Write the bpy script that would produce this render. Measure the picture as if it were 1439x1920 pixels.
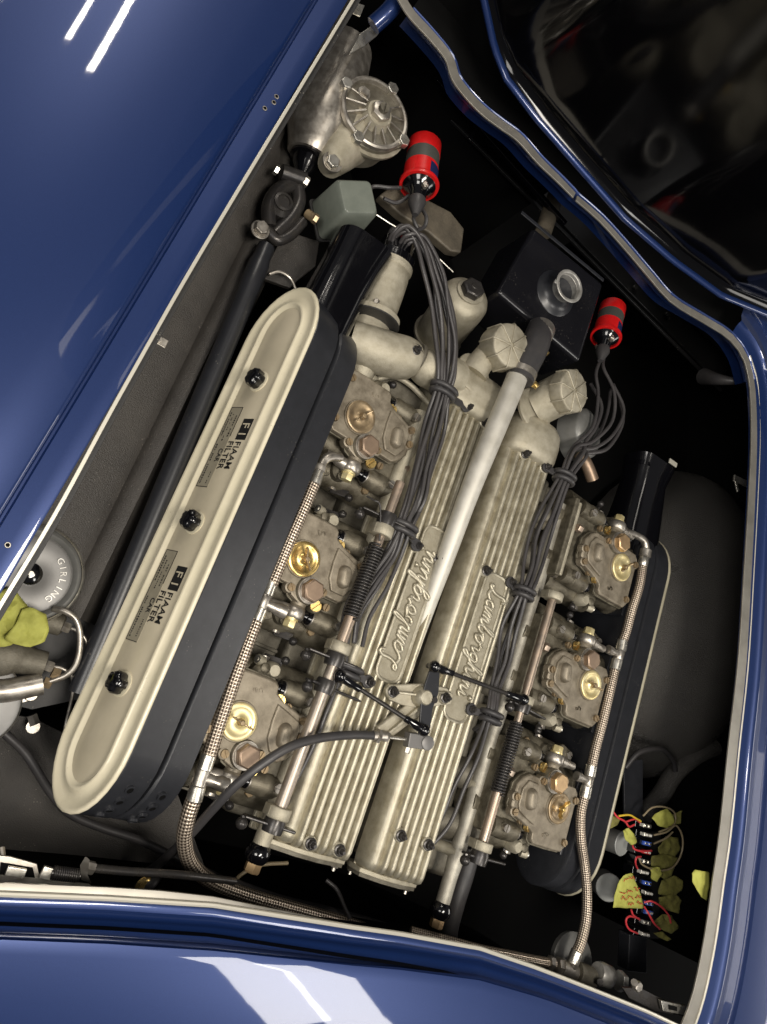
import bpy, bmesh, math, random
from mathutils import Vector, Matrix, noise as mnoise
random.seed(7)
R_ = math.radians
for o in list(bpy.data.objects): bpy.data.objects.remove(o)
scene = bpy.context.scene
COL = scene.collection

# ---------------------------------------------------------------- camera
# World axes: X across the engine, Y along it, Z up.  1 unit of the drawing = S metres.
S = 0.0007
FL = 1400.0; CX, CY = 719.5, 960.0
_vy = Vector((2309-CX, -(-3318-CY), -FL)).normalized()
_p0 = Vector((_vy.y, -_vy.x, 0)).normalized()
_w = _p0.cross(_vy)
_a = R_(25)
_vz = math.sin(_a)*_p0 + math.cos(_a)*_w
_vx = math.cos(_a)*_p0 - math.sin(_a)*_w
RM = Matrix((_vx, _vy, _vz))          # camera vector -> world vector
CAM = RM @ Vector((0, 0, FL))
RMi = RM.transposed()
X, Y, Z = Vector((1, 0, 0)), Vector((0, 1, 0)), Vector((0, 0, 1))
def T(x, y, h):
    "world point at height h that the photograph shows at pixel x, y"
    d = RM @ Vector(((x-CX)/FL, -(y-CY)/FL, -1.0))
    return CAM + d*((h-CAM.z)/d.z)
def depth(P): return -(RMi @ (P-CAM)).z
def pw(P, r): return r*depth(P)/FL     # a size in pixels, at P, in drawing units

cd = bpy.data.cameras.new('camera'); cam = bpy.data.objects.new('camera', cd); COL.objects.link(cam)
cd.sensor_fit = 'VERTICAL'; cd.sensor_height = 36; cd.lens = 36*FL/1920
cam.matrix_world = Matrix.Translation(CAM*S) @ RM.to_4x4()
cd.clip_start = 0.01; cd.clip_end = 60
scene.camera = cam
scene.view_settings.view_transform = 'Standard'; scene.view_settings.look = 'None'
scene.view_settings.exposure = 0; scene.view_settings.gamma = 1

# ---------------------------------------------------------------- light of the garage
wd = bpy.data.worlds.new('World'); scene.world = wd; wd.use_nodes = True
bg = wd.node_tree.nodes['Background']; bg.inputs[0].default_value = (0.55, 0.54, 0.56, 1); bg.inputs[1].default_value = 0.18
def area(name, loc, tgt, sx, sy, power, color=(1, .93, .83), roll=0):
    l = bpy.data.lights.new(name, 'AREA'); l.shape = 'RECTANGLE'; l.size = sx; l.size_y = sy
    l.energy = power; l.color = color
    o = bpy.data.objects.new(name, l); COL.objects.link(o)
    o.location = loc
    q = (Vector(tgt)-Vector(loc)).to_track_quat('-Z', 'Y'); o.rotation_mode = 'QUATERNION'
    o.rotation_quaternion = q @ Matrix.Rotation(R_(roll), 4, 'Z').to_quaternion()
    return o
area('ceiling_tube', (0.06, -0.42, 2.1), (0.15, -0.3, 0), 0.34, 0.9, 36)
area('ceiling_tube', (-1.02, 2.30, 2.1), (-1.02, 2.30, 0), 0.05, 1.3, 15, roll=6)
area('ceiling_tube', (-1.28, 2.35, 2.1), (-1.28, 2.35, 0), 0.04, 1.2, 9, roll=6)
area('ceiling_tube', (-1.86, 2.45, 2.1), (-1.86, 2.45, 0), 0.04, 1.2, 9, roll=6)
area('offscreen_panel', (1.12, -1.25, 2.1), (1.0, -1.1, 0), 0.26, 0.95, 11, (1, .96, .9))  # with the next, two panes standing in for the window mirrored in the nose
area('offscreen_panel', (1.42, -1.25, 2.1), (1.3, -1.1, 0), 0.26, 0.95, 11, (1, .96, .9))
area('offscreen_panel', (-1.55, -0.75, 2.0), (0.3, -0.1, 0), 0.9, 0.9, 27, (1, .95, .88))  # soft fill added at left so light reaches the fuse rack and arch
area('side_light', (3.0, -0.1, 1.0), (0.1, -0.1, 0), 1.4, 0.6, 16, (1, .95, .88))  # soft light added low at right, for sheen on the left filter shells

# ---------------------------------------------------------------- materials
def mat(name, c, rough=.5, *a_, metal=0., c2=None, nscale=30, bump=0., bscale=300, coat=0., rvar=0., spec=.5, n_lo=.35, n_hi=.65):
    specks = 0
    if len(a_) == 2: specks, metal = a_
    elif a_: metal = a_[0]
    m = bpy.data.materials.new(name); m.use_nodes = True
    nt = m.node_tree; b = nt.nodes['Principled BSDF']
    b.inputs['Base Color'].default_value = (*c, 1); b.inputs['Roughness'].default_value = rough
    b.inputs['Metallic'].default_value = metal; b.inputs['Coat Weight'].default_value = coat
    b.inputs['Coat Roughness'].default_value = .04
    b.inputs['Specular IOR Level'].default_value = spec
    tc = nt.nodes.new('ShaderNodeTexCoord')
    geo = nt.nodes.new('ShaderNodeNewGeometry')
    if c2 or rvar:
        n = nt.nodes.new('ShaderNodeTexNoise'); n.inputs['Scale'].default_value = nscale; n.inputs['Detail'].default_value = 6
        n.inputs['Roughness'].default_value = .65
        nt.links.new(geo.outputs['Position'], n.inputs['Vector'])
        if c2:
            r = nt.nodes.new('ShaderNodeValToRGB'); r.color_ramp.elements[0].position = n_lo; r.color_ramp.elements[1].position = n_hi
            r.color_ramp.elements[0].color = (*c2, 1); r.color_ramp.elements[1].color = (*c, 1)
            nt.links.new(n.outputs['Fac'], r.inputs[0]); nt.links.new(r.outputs[0], b.inputs['Base Color'])
        if rvar:
            mr = nt.nodes.new('ShaderNodeMapRange'); mr.inputs['From Min'].default_value = .3; mr.inputs['From Max'].default_value = .7
            mr.inputs['To Min'].default_value = rough-rvar; mr.inputs['To Max'].default_value = rough+rvar
            nt.links.new(n.outputs['Fac'], mr.inputs[0]); nt.links.new(mr.outputs[0], b.inputs['Roughness'])
    if specks:
        vn = nt.nodes.new('ShaderNodeTexVoronoi'); vn.inputs['Scale'].default_value = 260; vn.inputs['Randomness'].default_value = 1
        nt.links.new(geo.outputs['Position'], vn.inputs['Vector'])
        nz = nt.nodes.new('ShaderNodeTexNoise'); nz.inputs['Scale'].default_value = 35; nz.inputs['Detail'].default_value = 4; nt.links.new(geo.outputs['Position'], nz.inputs['Vector'])
        m1 = nt.nodes.new('ShaderNodeMapRange'); m1.inputs['From Min'].default_value = .20; m1.inputs['From Max'].default_value = .10; nt.links.new(vn.outputs['Distance'], m1.inputs[0])
        m2 = nt.nodes.new('ShaderNodeMapRange'); m2.inputs['From Min'].default_value = .56; m2.inputs['From Max'].default_value = .74; m2.inputs['To Max'].default_value = specks; nt.links.new(nz.outputs['Fac'], m2.inputs[0])
        mm = nt.nodes.new('ShaderNodeMath'); mm.operation = 'MULTIPLY'; nt.links.new(m1.outputs[0], mm.inputs[0]); nt.links.new(m2.outputs[0], mm.inputs[1])
        mx = nt.nodes.new('ShaderNodeMix'); mx.data_type = 'RGBA'; nt.links.new(mm.outputs[0], mx.inputs[0])
        src = b.inputs['Base Color'].links[0].from_socket if b.inputs['Base Color'].links else None
        if src: nt.links.new(src, mx.inputs[6])
        else: mx.inputs[6].default_value = (*c, 1)
        mx.inputs[7].default_value = (.34, .31, .26, 1) if 'ivory' not in name else (.10, .06, .03, 1); nt.links.new(mx.outputs[2], b.inputs['Base Color'])
    if bump:
        n2 = nt.nodes.new('ShaderNodeTexNoise'); n2.inputs['Scale'].default_value = bscale; n2.inputs['Detail'].default_value = 3
        nt.links.new(geo.outputs['Position'], n2.inputs['Vector'])
        bp = nt.nodes.new('ShaderNodeBump'); bp.inputs['Strength'].default_value = bump; bp.inputs['Distance'].default_value = .002
        nt.links.new(n2.outputs['Fac'], bp.inputs['Height']); nt.links.new(bp.outputs[0], b.inputs['Normal'])
    return m
M = {}
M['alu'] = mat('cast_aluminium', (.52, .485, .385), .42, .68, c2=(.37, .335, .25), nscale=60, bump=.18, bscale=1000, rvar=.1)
M['aluflat'] = mat('sand_cast_aluminium', (.47, .435, .345), .54, .55, c2=(.35, .318, .24), nscale=70, bump=.32, bscale=1100, rvar=.08)
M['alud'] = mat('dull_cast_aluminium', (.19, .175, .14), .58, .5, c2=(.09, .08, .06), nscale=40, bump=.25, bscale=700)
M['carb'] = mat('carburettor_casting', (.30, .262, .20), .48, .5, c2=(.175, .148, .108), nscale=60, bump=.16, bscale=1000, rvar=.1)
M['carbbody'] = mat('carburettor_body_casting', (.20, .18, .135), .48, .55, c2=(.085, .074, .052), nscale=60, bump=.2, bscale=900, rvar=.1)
M['bright'] = mat('polished_aluminium', (.74, .72, .66), .30, .9, c2=(.55, .52, .45), nscale=60, rvar=.08, bump=.03, bscale=500)
M['raildull'] = mat('dull_aluminium_rail', (.42, .40, .34), .52, .6, c2=(.27, .25, .21), nscale=45, bump=.2, bscale=700)
M['plate'] = mat('grainy_plate_ground', (.38, .35, .27), .6, .5, c2=(.30, .27, .20), nscale=90, bump=.5, bscale=1500)
M['letter'] = mat('bright_cast_lettering', (.74, .70, .58), .36, .7, c2=(.60, .56, .45), nscale=60)
M['pipe'] = mat('brushed_aluminium_pipe', (.62, .60, .54), .54, .5, c2=(.50, .48, .42), nscale=35, rvar=.08, bump=.04, bscale=400)
M['steelrod'] = mat('dull_steel_rod', (.44, .38, .32), .42, .75, c2=(.30, .26, .22), nscale=60, rvar=.08)
M['steel'] = mat('zinc_steel', (.50, .47, .42), .38, .85, c2=(.32, .29, .25), nscale=80, rvar=.1)
M['brass'] = mat('brass', (.85, .62, .24), .30, .9, c2=(.60, .42, .15), nscale=70, rvar=.08)
M['brasspale'] = mat('pale_brass', (.85, .76, .46), .4, .7, c2=(.78, .64, .3), nscale=50, rvar=.06)
M['brassold'] = mat('tarnished_brass', (.36, .27, .16), .42, .7, c2=(.25, .19, .12), nscale=70, rvar=.1)
M['copper'] = mat('coppered_steel', (.40, .31, .24), .40, .8, c2=(.29, .245, .20), nscale=45, rvar=.1)
M['hex'] = mat('bronzed_hex', (.33, .24, .17), .45, .7, c2=(.25, .18, .13), nscale=60)
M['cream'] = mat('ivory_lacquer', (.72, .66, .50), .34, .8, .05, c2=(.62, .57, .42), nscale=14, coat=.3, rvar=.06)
M['creamdish'] = mat('ivory_lacquer_centre', (.58, .52, .39), .36, .1, c2=(.49, .44, .325), nscale=12, coat=.3)
M['black'] = mat('satin_black_paint', (.015, .016, .019), .34, .6, 0, c2=(.020, .021, .025), nscale=60, rvar=.02, bump=.02, bscale=300)
M['blackgloss'] = mat('gloss_black', (.003, .003, .004), .14, 0, coat=.4, rvar=.05, nscale=40)
M['blackmatt'] = mat('matt_black', (.016, .016, .017), .55, .9, 0, c2=(.022, .021, .02), nscale=50, bump=.1, bscale=500)
M['rubber'] = mat('black_rubber', (.030, .029, .031), .45, 0, c2=(.045, .042, .042), nscale=50, rvar=.08)
M['lead'] = mat('grey_lead_rubber', (.040, .037, .038), .36, 0, c2=(.060, .056, .056), nscale=35, rvar=.08)
M['blackmetal'] = mat('blackened_steel', (.035, .033, .034), .32, .5, c2=(.06, .055, .05), nscale=80, rvar=.1)
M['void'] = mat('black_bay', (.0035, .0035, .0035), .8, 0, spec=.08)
M['under'] = mat('crackle_underseal', (.075, .068, .060), .48, 1., 0, c2=(.032, .029, .027), nscale=8, bump=.55, bscale=800, rvar=.1, n_lo=.3, n_hi=.7)
M['arch'] = mat('crackle_black_arch', (.080, .076, .070), .30, 1., 0, c2=(.058, .055, .051), nscale=8, bump=1., bscale=650, rvar=.05)
M['trim'] = mat('aluminium_trim', (.36, .34, .30), .45, .7, c2=(.28, .265, .23), nscale=18, rvar=.08)
M['trimedge'] = mat('bright_trim_edge', (.66, .63, .54), .36, .5)
M['red'] = mat('red_plastic', (.60, .010, .010), .34, 0, c2=(.48, .008, .008), nscale=60, coat=.3, rvar=.06)
M['greyband'] = mat('grey_label_band', (.06, .06, .05), .55, 0, c2=(.045, .045, .04))
M['bluelabel'] = mat('navy_label', (.01, .015, .06), .4, 0)
M['boxgrey'] = mat('grey_green_cover', (.15, .165, .14), .45, 0, c2=(.115, .13, .11), nscale=30, coat=.2)
M['cangrey'] = mat('grey_relay_can', (.22, .22, .21), .45, .4, c2=(.17, .17, .16))
M['canrim'] = mat('pale_can_face', (.34, .35, .34), .5, .1)
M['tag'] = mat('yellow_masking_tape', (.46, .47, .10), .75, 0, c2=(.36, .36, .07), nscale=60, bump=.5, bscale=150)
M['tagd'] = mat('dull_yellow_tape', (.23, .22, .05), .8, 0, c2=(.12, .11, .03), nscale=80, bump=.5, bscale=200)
M['ink'] = mat('red_ink', (.45, .06, .03), .7, 0)
M['print'] = mat('black_print', (.01, .01, .01), .5, 0)
M['sticker'] = mat('foil_sticker', (.36, .33, .25), .38, .3, c2=(.31, .28, .21), nscale=90)
M['redwire'] = mat('red_wire', (.62, .05, .06), .4, 0)
M['yelwire'] = mat('yellow_wire', (.72, .50, .05), .4, 0)
M['tanwire'] = mat('tan_wire', (.26, .21, .13), .45, 0)
M['fuseblue'] = mat('blue_fuse', (.05, .12, .55), .4, 0)
M['white'] = mat('white_plastic', (.75, .73, .68), .4, 0)
M['neck'] = mat('grey_neck_metal', (.52, .51, .48), .4, .6, c2=(.27, .26, .24), nscale=60)
M['belt'] = mat('dusty_belt_guard', (.13, .11, .08), .55, .2, c2=(.07, .06, .045), nscale=40, bump=.2, bscale=400)
M['bootgrey'] = mat('grey_block', (.16, .155, .15), .45, .4)
def car_paint():
    m = mat('metallic_blue_paint', (.008, .026, .115), .38, .42, coat=1.0)
    nt = m.node_tree; b = nt.nodes['Principled BSDF']
    geo = nt.nodes.new('ShaderNodeNewGeometry')
    n = nt.nodes.new('ShaderNodeTexNoise'); n.inputs['Scale'].default_value = 3500; n.inputs['Detail'].default_value = 1
    nt.links.new(geo.outputs['Position'], n.inputs['Vector'])
    r = nt.nodes.new('ShaderNodeValToRGB'); r.color_ramp.elements[0].color = (.006, .022, .10, 1); r.color_ramp.elements[1].color = (.013, .036, .145, 1)
    r.color_ramp.elements[0].position = .4; r.color_ramp.elements[1].position = .7
    nt.links.new(n.outputs['Fac'], r.inputs[0]); nt.links.new(r.outputs[0], b.inputs['Base Color'])
    b.inputs['Coat Roughness'].default_value = .03
    wv = nt.nodes.new('ShaderNodeTexNoise'); wv.inputs['Scale'].default_value = 9; wv.inputs['Detail'].default_value = 3
    nt.links.new(geo.outputs['Position'], wv.inputs['Vector'])
    bp = nt.nodes.new('ShaderNodeBump'); bp.inputs['Strength'].default_value = .06; bp.inputs['Distance'].default_value = .003
    nt.links.new(wv.outputs['Fac'], bp.inputs['Height']); nt.links.new(bp.outputs[0], b.inputs['Coat Normal'])
    return m
M['blue'] = car_paint()
M['tankblack'] = mat('glossy_black_tank_paint', (.007, .007, .009), .24, .5, 0, rvar=.06, nscale=20)
def braid():
    m = mat('braided_steel', (.5, .42, .34), .34, .75)
    nt = m.node_tree; b = nt.nodes['Principled BSDF']; L = nt.links.new
    tc = nt.nodes.new('ShaderNodeTexCoord'); sp = nt.nodes.new('ShaderNodeSeparateXYZ'); L(tc.outputs['UV'], sp.inputs[0])
    def mth(op, a, c):
        q = nt.nodes.new('ShaderNodeMath'); q.operation = op
        for i, v in ((0, a), (1, c)):
            if v is None: continue
            if isinstance(v, (int, float)): q.inputs[i].default_value = v
            else: L(v, q.inputs[i])
        return q.outputs[0]
    N = 7
    au = mth('MULTIPLY', sp.outputs[0], 2*math.pi*N); av = mth('MULTIPLY', sp.outputs[1], 2*math.pi*N)
    s1 = mth('SINE', mth('ADD', au, av), None); s2 = mth('SINE', mth('SUBTRACT', au, av), None)
    pr = mth('MULTIPLY', s1, s2)
    r = nt.nodes.new('ShaderNodeValToRGB'); r.color_ramp.elements[0].position = .28; r.color_ramp.elements[1].position = .56
    r.color_ramp.elements[0].color = (.10, .07, .05, 1); r.color_ramp.elements[1].color = (.66, .56, .45, 1)
    h = mth('ADD', mth('MULTIPLY', pr, .5), .5)
    L(h, r.inputs[0]); L(r.outputs[0], b.inputs['Base Color'])
    bp = nt.nodes.new('ShaderNodeBump'); bp.inputs['Strength'].default_value = .7; bp.inputs['Distance'].default_value = .0012
    L(h, bp.inputs['Height']); L(bp.outputs[0], b.inputs['Normal'])
    return m
M['braid'] = braid()

# ---------------------------------------------------------------- builders
WL = {}
def perp(d):
    d = d.normalized(); a = X if abs(d.x) < .8 else Y
    u = d.cross(a).normalized(); return u, d.cross(u).normalized()
def catmull(pts, k=6):
    if len(pts) < 3: return pts
    P = [pts[0]*2-pts[1]]+list(pts)+[pts[-1]*2-pts[-2]]; out = []
    for i in range(1, len(P)-2):
        a, b, c, d = P[i-1:i+3]
        for j in range(k):
            t = j/k
            out.append(.5*((2*b)+(c-a)*t+(2*a-5*b+4*c-d)*t*t+(3*b-a-3*c+d)*t*t*t))
    out.append(pts[-1]); return out
class MB:
    def __init__(s): s.bm = bmesh.new(); s.uv = s.bm.loops.layers.uv.new('UVMap')
    def loft(s, loops, close=True, cap=(True, True), uvs=None):
        bm = s.bm; V = [[bm.verts.new(p) for p in l] for l in loops]
        n = len(V[0])
        for i in range(len(V)-1):
            for j in range(n if close else n-1):
                k = (j+1) % n
                try: f = bm.faces.new((V[i][j], V[i][k], V[i+1][k], V[i+1][j]))
                except ValueError: continue
                if uvs:
                    for lp, (a, b) in zip(f.loops, ((j/n, uvs[i]), ((j+1)/n, uvs[i]), ((j+1)/n, uvs[i+1]), (j/n, uvs[i+1]))): lp[s.uv].uv = (a, b)
        if close and cap[0]: bm.faces.new(list(reversed(V[0])))
        if close and cap[1]: bm.faces.new(V[-1])
        return s
    def tube(s, pts, r, n=10, smooth=6, cap=True):
        pts = [Vector(p) for p in pts]; rr = r if isinstance(r, (list, tuple)) else [r]*len(pts)
        if smooth and len(pts) > 2:
            rr = [v.x for v in catmull([Vector((q, 0, 0)) for q in rr], smooth)]; pts = catmull(pts, smooth)
        loops = []; uvs = []; L = 0; u = None
        for i, p in enumerate(pts):
            d = (pts[min(i+1, len(pts)-1)]-pts[max(i-1, 0)])
            if d.length < 1e-9: d = Vector((0, 0, 1))
            d.normalize()
            if u is None: u, v = perp(d)
            else:
                u = (u-d*u.dot(d)); u.normalize(); v = d.cross(u)
            if i: L += (p-pts[i-1]).length/(2*math.pi*max(rr[i], .01))
            uvs.append(L)
            loops.append([p+(u*math.cos(2*math.pi*j/n)+v*math.sin(2*math.pi*j/n))*rr[i] for j in range(n)])
        return s.loft(loops, cap=(cap, cap), uvs=uvs)
    def cyl(s, p0, p1, r0, r1=None, n=20):
        return s.lathe(p0, p1-p0, [(0, r0), ((p1-p0).length, r0 if r1 is None else r1)], n)
    def lathe(s, p0, ax, prof, n=24, ph=0, cap=(True, True)):
        ax = ax.normalized(); u, v = perp(ax)
        return s.loft([[p0+ax*t+(u*math.cos(2*math.pi*j/n+ph)+v*math.sin(2*math.pi*j/n+ph))*max(r, .01) for j in range(n)] for t, r in prof], cap=cap)
    def hexa(s, p0, ax, r, h, ph=0): return s.lathe(p0, ax, [(0, r), (h*.85, r), (h, r*.86)], 6, ph)
    def sph(s, c, r, n=14, sc=(1, 1, 1), fr=None):
        e = fr or (X, Y, Z); loops = []
        m = n//2
        for i in range(m+1):
            t = math.pi*i/m; a = max(math.sin(t), .02)
            loops.append([c+e[0]*(r*sc[0]*a*math.cos(2*math.pi*j/n))+e[1]*(r*sc[1]*a*math.sin(2*math.pi*j/n))+e[2]*(r*sc[2]*-math.cos(t)) for j in range(n)])
        return s.loft(loops)
    def box(s, c, sx, sy, sz, fr=None):
        e = fr or (X, Y, Z)
        lo = [c+e[0]*(a*sx/2)+e[1]*(b*sy/2)-e[2]*(sz/2) for a, b in ((-1, -1), (1, -1), (1, 1), (-1, 1))]
        return s.loft([lo, [p+e[2]*sz for p in lo]])
    def prism(s, pts, d0, d1=None):
        "extrude world polygon pts along vector(s)"
        if d1 is None: return s.loft([[p+d0 for p in pts], pts])
        return s.loft([[p+d0 for p in pts], [p+d1 for p in pts]])
    def bar(s, p0, p1, w, t, up=Z):
        d = (p1-p0).normalized(); sd = d.cross(up).normalized(); u = sd.cross(d)
        lo = [p0+sd*(a*w/2)+u*(b*t/2) for a, b in ((-1, -1), (1, -1), (1, 1), (-1, 1))]
        return s.loft([lo, [p+(p1-p0) for p in lo]])
    def build(s, name, m, parent=None, bevel=0, seg=2, ang=38, smooth=True, offset=None):
        bm = s.bm
        bmesh.ops.recalc_face_normals(bm, faces=bm.faces)
        if offset is not None:
            for v in bm.verts: v.co += offset
        c = Vector((0, 0, 0))
        for v in bm.verts: c += v.co
        c /= max(len(bm.verts), 1)
        pl = WL.get(parent.name, Vector((0, 0, 0))) if parent else Vector((0, 0, 0))
        for v in bm.verts: v.co = (v.co-c)*S
        if smooth:
            for f in bm.faces: f.smooth = True
            if not bevel:
                for e in bm.edges:
                    if len(e.link_faces) == 2 and e.calc_face_angle(0) > R_(ang): e.smooth = False
        me = bpy.data.meshes.new(name); bm.to_mesh(me); bm.free()
        me.materials.append(m)
        o = bpy.data.objects.new(name, me); COL.objects.link(o)
        o.location = (c-pl)*S
        if parent: o.parent = parent
        WL[o.name] = c
        if bevel:
            b = o.modifiers.new('bevel', 'BEVEL'); b.width = bevel*S; b.segments = seg; b.limit_method = 'ANGLE'; b.angle_limit = R_(ang)
            b.harden_normals = True
        return o
def thing(name, label, cat, loc=Vector((0, 0, 0)), group=None):
    o = bpy.data.objects.new(name, None); COL.objects.link(o); o.location = loc*S
    o.empty_display_size = .02
    WL[o.name] = loc.copy(); o['label'] = label; o['category'] = cat
    if group: o['group'] = group
    return o
def tag(o, label, cat, group=None):
    o['label'] = label; o['category'] = cat
    if group: o['group'] = group
    return o
def struct(o): o['kind'] = 'structure'; return o
def copy_tree(o, parent=None):
    c = o.copy(); COL.objects.link(c); c.parent = parent
    for ch in [k for k in ORDER if k.parent == o]: copy_tree(ch, c)
    return c
ORDER = []
def text_mb(s, size, o, ex, ey, depth_=1.0, spacing=1.0, bold=0):
    "raised or printed text as mesh: o = origin, ex = reading direction, ey = letter up"
    cu = bpy.data.curves.new('txt', 'FONT'); cu.body = s; cu.size = size; cu.extrude = depth_/2; cu.offset = size*bold; cu.space_character = spacing
    ob = bpy.data.objects.new('txt', cu); COL.objects.link(ob)
    dg = bpy.context.evaluated_depsgraph_get(); me = bpy.data.meshes.new_from_object(ob.evaluated_get(dg))
    mb = MB(); mb.bm.free(); mb.bm = bmesh.new(); mb.bm.from_mesh(me)
    ez = ex.cross(ey)
    for v in mb.bm.verts:
        c = v.co.copy(); v.co = o+ex*c.x+ey*c.y+ez*(c.z+depth_/2)
    bpy.data.objects.remove(ob); bpy.data.curves.remove(cu); bpy.data.meshes.remove(me)
    return mb
def lerp_path(P, x):
    for i in range(len(P)-1):
        if P[i][0] <= x <= P[i+1][0]:
            t = (x-P[i][0])/(P[i+1][0]-P[i][0]); return P[i][1]+(P[i+1][1]-P[i][1])*t
    return P[-1][1] if x > P[-1][0] else P[0][1]
def resample(pts, n):
    L = [0]
    for i in range(1, len(pts)): L.append(L[-1]+(pts[i]-pts[i-1]).length)
    out = []
    for k in range(n):
        t = L[-1]*k/(n-1); i = 0
        while i < len(L)-2 and L[i+1] < t: i += 1
        f = (t-L[i])/max(L[i+1]-L[i], 1e-6); out.append(pts[i]+(pts[i+1]-pts[i])*f)
    return out

# ---------------------------------------------------------------- the bay itself (setting)
def slab(name, px, h, thick, m, parent=None, bevel=0, **k):
    mb = MB(); mb.prism([T(x, y, h) for x, y in px], Z*-thick); return mb.build(name, m, parent, bevel=bevel, **k)
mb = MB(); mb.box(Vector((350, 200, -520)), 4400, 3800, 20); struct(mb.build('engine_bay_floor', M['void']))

# ---- left wing inner panel
def sheet(rows):
    mb = MB(); mb.loft(rows, close=False); return mb
ys = [i*60-375 for i in range(30)]
def XT(y): return -466+(786-y)*(-57)/1188.     # aperture edge, left side
rows = []
for y in ys:
    if y < -375: continue
    f = -395 if y < 560 else -395-(y-560)*.3
    rows.append([Vector((XT(y)-90, y, -55)), Vector((XT(y)+6, y, -72)), Vector((-450, y, -80)), Vector((f-34, y, -96)), Vector((f-24, y, -84)), Vector((f-4, y, -84)), Vector((f+5, y, -100)), Vector((f+45, y, -150)), Vector((f+60, y, -420))])
inner = struct(sheet(rows).build('inner_wing', M['under'], ang=60))
# lower floor plates left, black
slab('floor_plate', [(-80, 1330), (60, 1345), (170, 1400), (330, 1480), (420, 1720), (-80, 1720)], -230, 8, M['under'])['kind'] = 'structure'
slab('wing_step', [(90, 1150), (200, 1163), (200, 1300), (60, 1330), (-60, 1300), (-60, 1150)], -150, 8, M['blackmatt'])['kind'] = 'structure'
# ---- right wheel arch bulge
mb = MB(); cA = Vector((1135, 235, -440)); lo = []
for i in range(25):
    t = i/24*math.pi/2*1.05; l = []
    for j in range(40):
        a = j/40*2*math.pi
        ss = math.sin(t)**.8; cc = math.cos(t)
        l.append(cA+Vector((300*math.cos(a)*ss, 480*math.sin(a)*ss, 340*max(cc, -.1)**.75 if cc > 0 else -20)))
    lo.append(l)
mb.loft(lo, cap=(True, False)); struct(mb.build('wheel_arch', M['arch'], ang=80))

# ---- left fender, with stepped flange round the opening
prof = [(0, 112), (0, 120), (-3, 121), (-22, 120), (-41, 119), (-44, 113), (-47, 113), (-49, 120), (-55, 123), (-120, 131), (-220, 136), (-340, 131), (-480, 112), (-640, 78), (-820, 20), (-960, -70), (-1050, -200)]
rows = []
for k in range(46):
    y = -760+k*60
    rows.append([Vector((XT(y)-7+dx, y, z - max(0, y-900)*.0)) for dx, z in prof])
fen = thing('front_fender', 'metallic blue car body panel left of the engine opening, small holes along its stepped edge', 'fender', Vector((-600, 0, 120)))
mb = sheet(rows); fo = mb.build('painted_skin', M['blue'], fen, ang=50)
for x, y in ((519, 181), (514, 192), (497, 203), (15, 1022)):
    m_ = MB(); p = T(x, y, 120.6); m_.lathe(p, Z, [(0, 4.2), (.8, 3.6), (.8, 2.8), (0, 2.6)], 14, cap=(False, False)); m_.build('hole_rim', M['steel'], fen)
    m_ = MB(); m_.cyl(p, p+Z*.5, 2.7, n=12); m_.build('hole', M['void'], fen)
# aluminium edging strips of the opening
at_ = thing('opening_trim', 'thin pale aluminium edging strip that runs round the engine opening between paint and bay', 'trim strip', T(298, 640, 120))
def strip(path, h, w, th, m, name, parent, side=0, bevel=.8, n=60, hs=None):
    "flat strip following a pixel path; w in drawing units"
    P = resample(catmull([T(x, y, hs[i] if hs else h) for i, (x, y) in enumerate(path)], 6), n); ww = w if isinstance(w, (list, tuple)) else [w, w]
    lo = []
    for i, p in enumerate(P):
        d = (P[min(i+1, n-1)]-P[max(i-1, 0)]); d.z = 0; d.normalize(); sd = Vector((d.y, -d.x, 0))
        t = i/(n-1)*(len(ww)-1); a = int(min(t, len(ww)-2)); wi = ww[a]+(ww[a+1]-ww[a])*(t-a)
        a0 = p-sd*(wi/2)+sd*side*wi/2; a1 = p+sd*(wi/2)+sd*side*wi/2
        lo.append([a0-Z*th, a1-Z*th, a1, a0])
    mb = MB(); mb.loft(lo); return mb.build(name, m, parent, bevel=bevel)
lpath = [(700, -66), (662, 0), (551, 184), (440, 368), (345, 528), (248, 700), (198, 790), (106, 960), (0, 1137), (-60, 1235)]
strip(lpath, 122, 5.6, 10, M['trimedge'], 'edging_strip', at_)
strip([(x+7, y+4) for x, y in lpath], 112, 9, 3, M['blackmatt'], 'rubber_gasket', at_)
mb = MB(); p = T(298, 638, 100); mb.box(p, 26, 14, 3); mb.cyl(p, p+Z*6, 5, n=10); mb.build('trim_clip', M['steel'], at_, bevel=1)
# top and right band
rpath = [(700, -70), (735, -35), (770, 22), (810, 66), (843, 108), (858, 150), (900, 200), (940, 232), (975, 258), (1012, 300), (1050, 337), (1078, 366)]
rpath2 = [(1082, 371), (1125, 408), (1170, 457), (1218, 513), (1262, 562), (1320, 598), (1370, 630), (1398, 668), (1410, 712), (1414, 760), (1415, 830), (1411, 930), (1404, 1060), (1393, 1240), (1376, 1400), (1360, 1560), (1346, 1660), (1332, 1760), (1312, 1860), (1290, 1925), (1270, 1960)]
strip(rpath, 120, [20, 22, 22, 20, 15], 4, M['trim'], 'trim_band', at_)
strip(rpath2, 120, [14, 16, 18, 20, 22, 26, 28, 32, 33, 34, 36], 4, M['trim'], 'trim_band', at_)
strip([(x+dx, y+dy) for (x, y), (dx, dy) in zip(rpath2[7:], [(9, -2), (11, 0), (12, 0), (12, 0), (12, 0), (12, 0), (12, 0), (12, 0), (12, 0), (12, 0), (12, 1), (12, 2), (12, 5), (12, 8)])], 122, 5, 4, M['trimedge'], 'edging_strip', at_)
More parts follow.
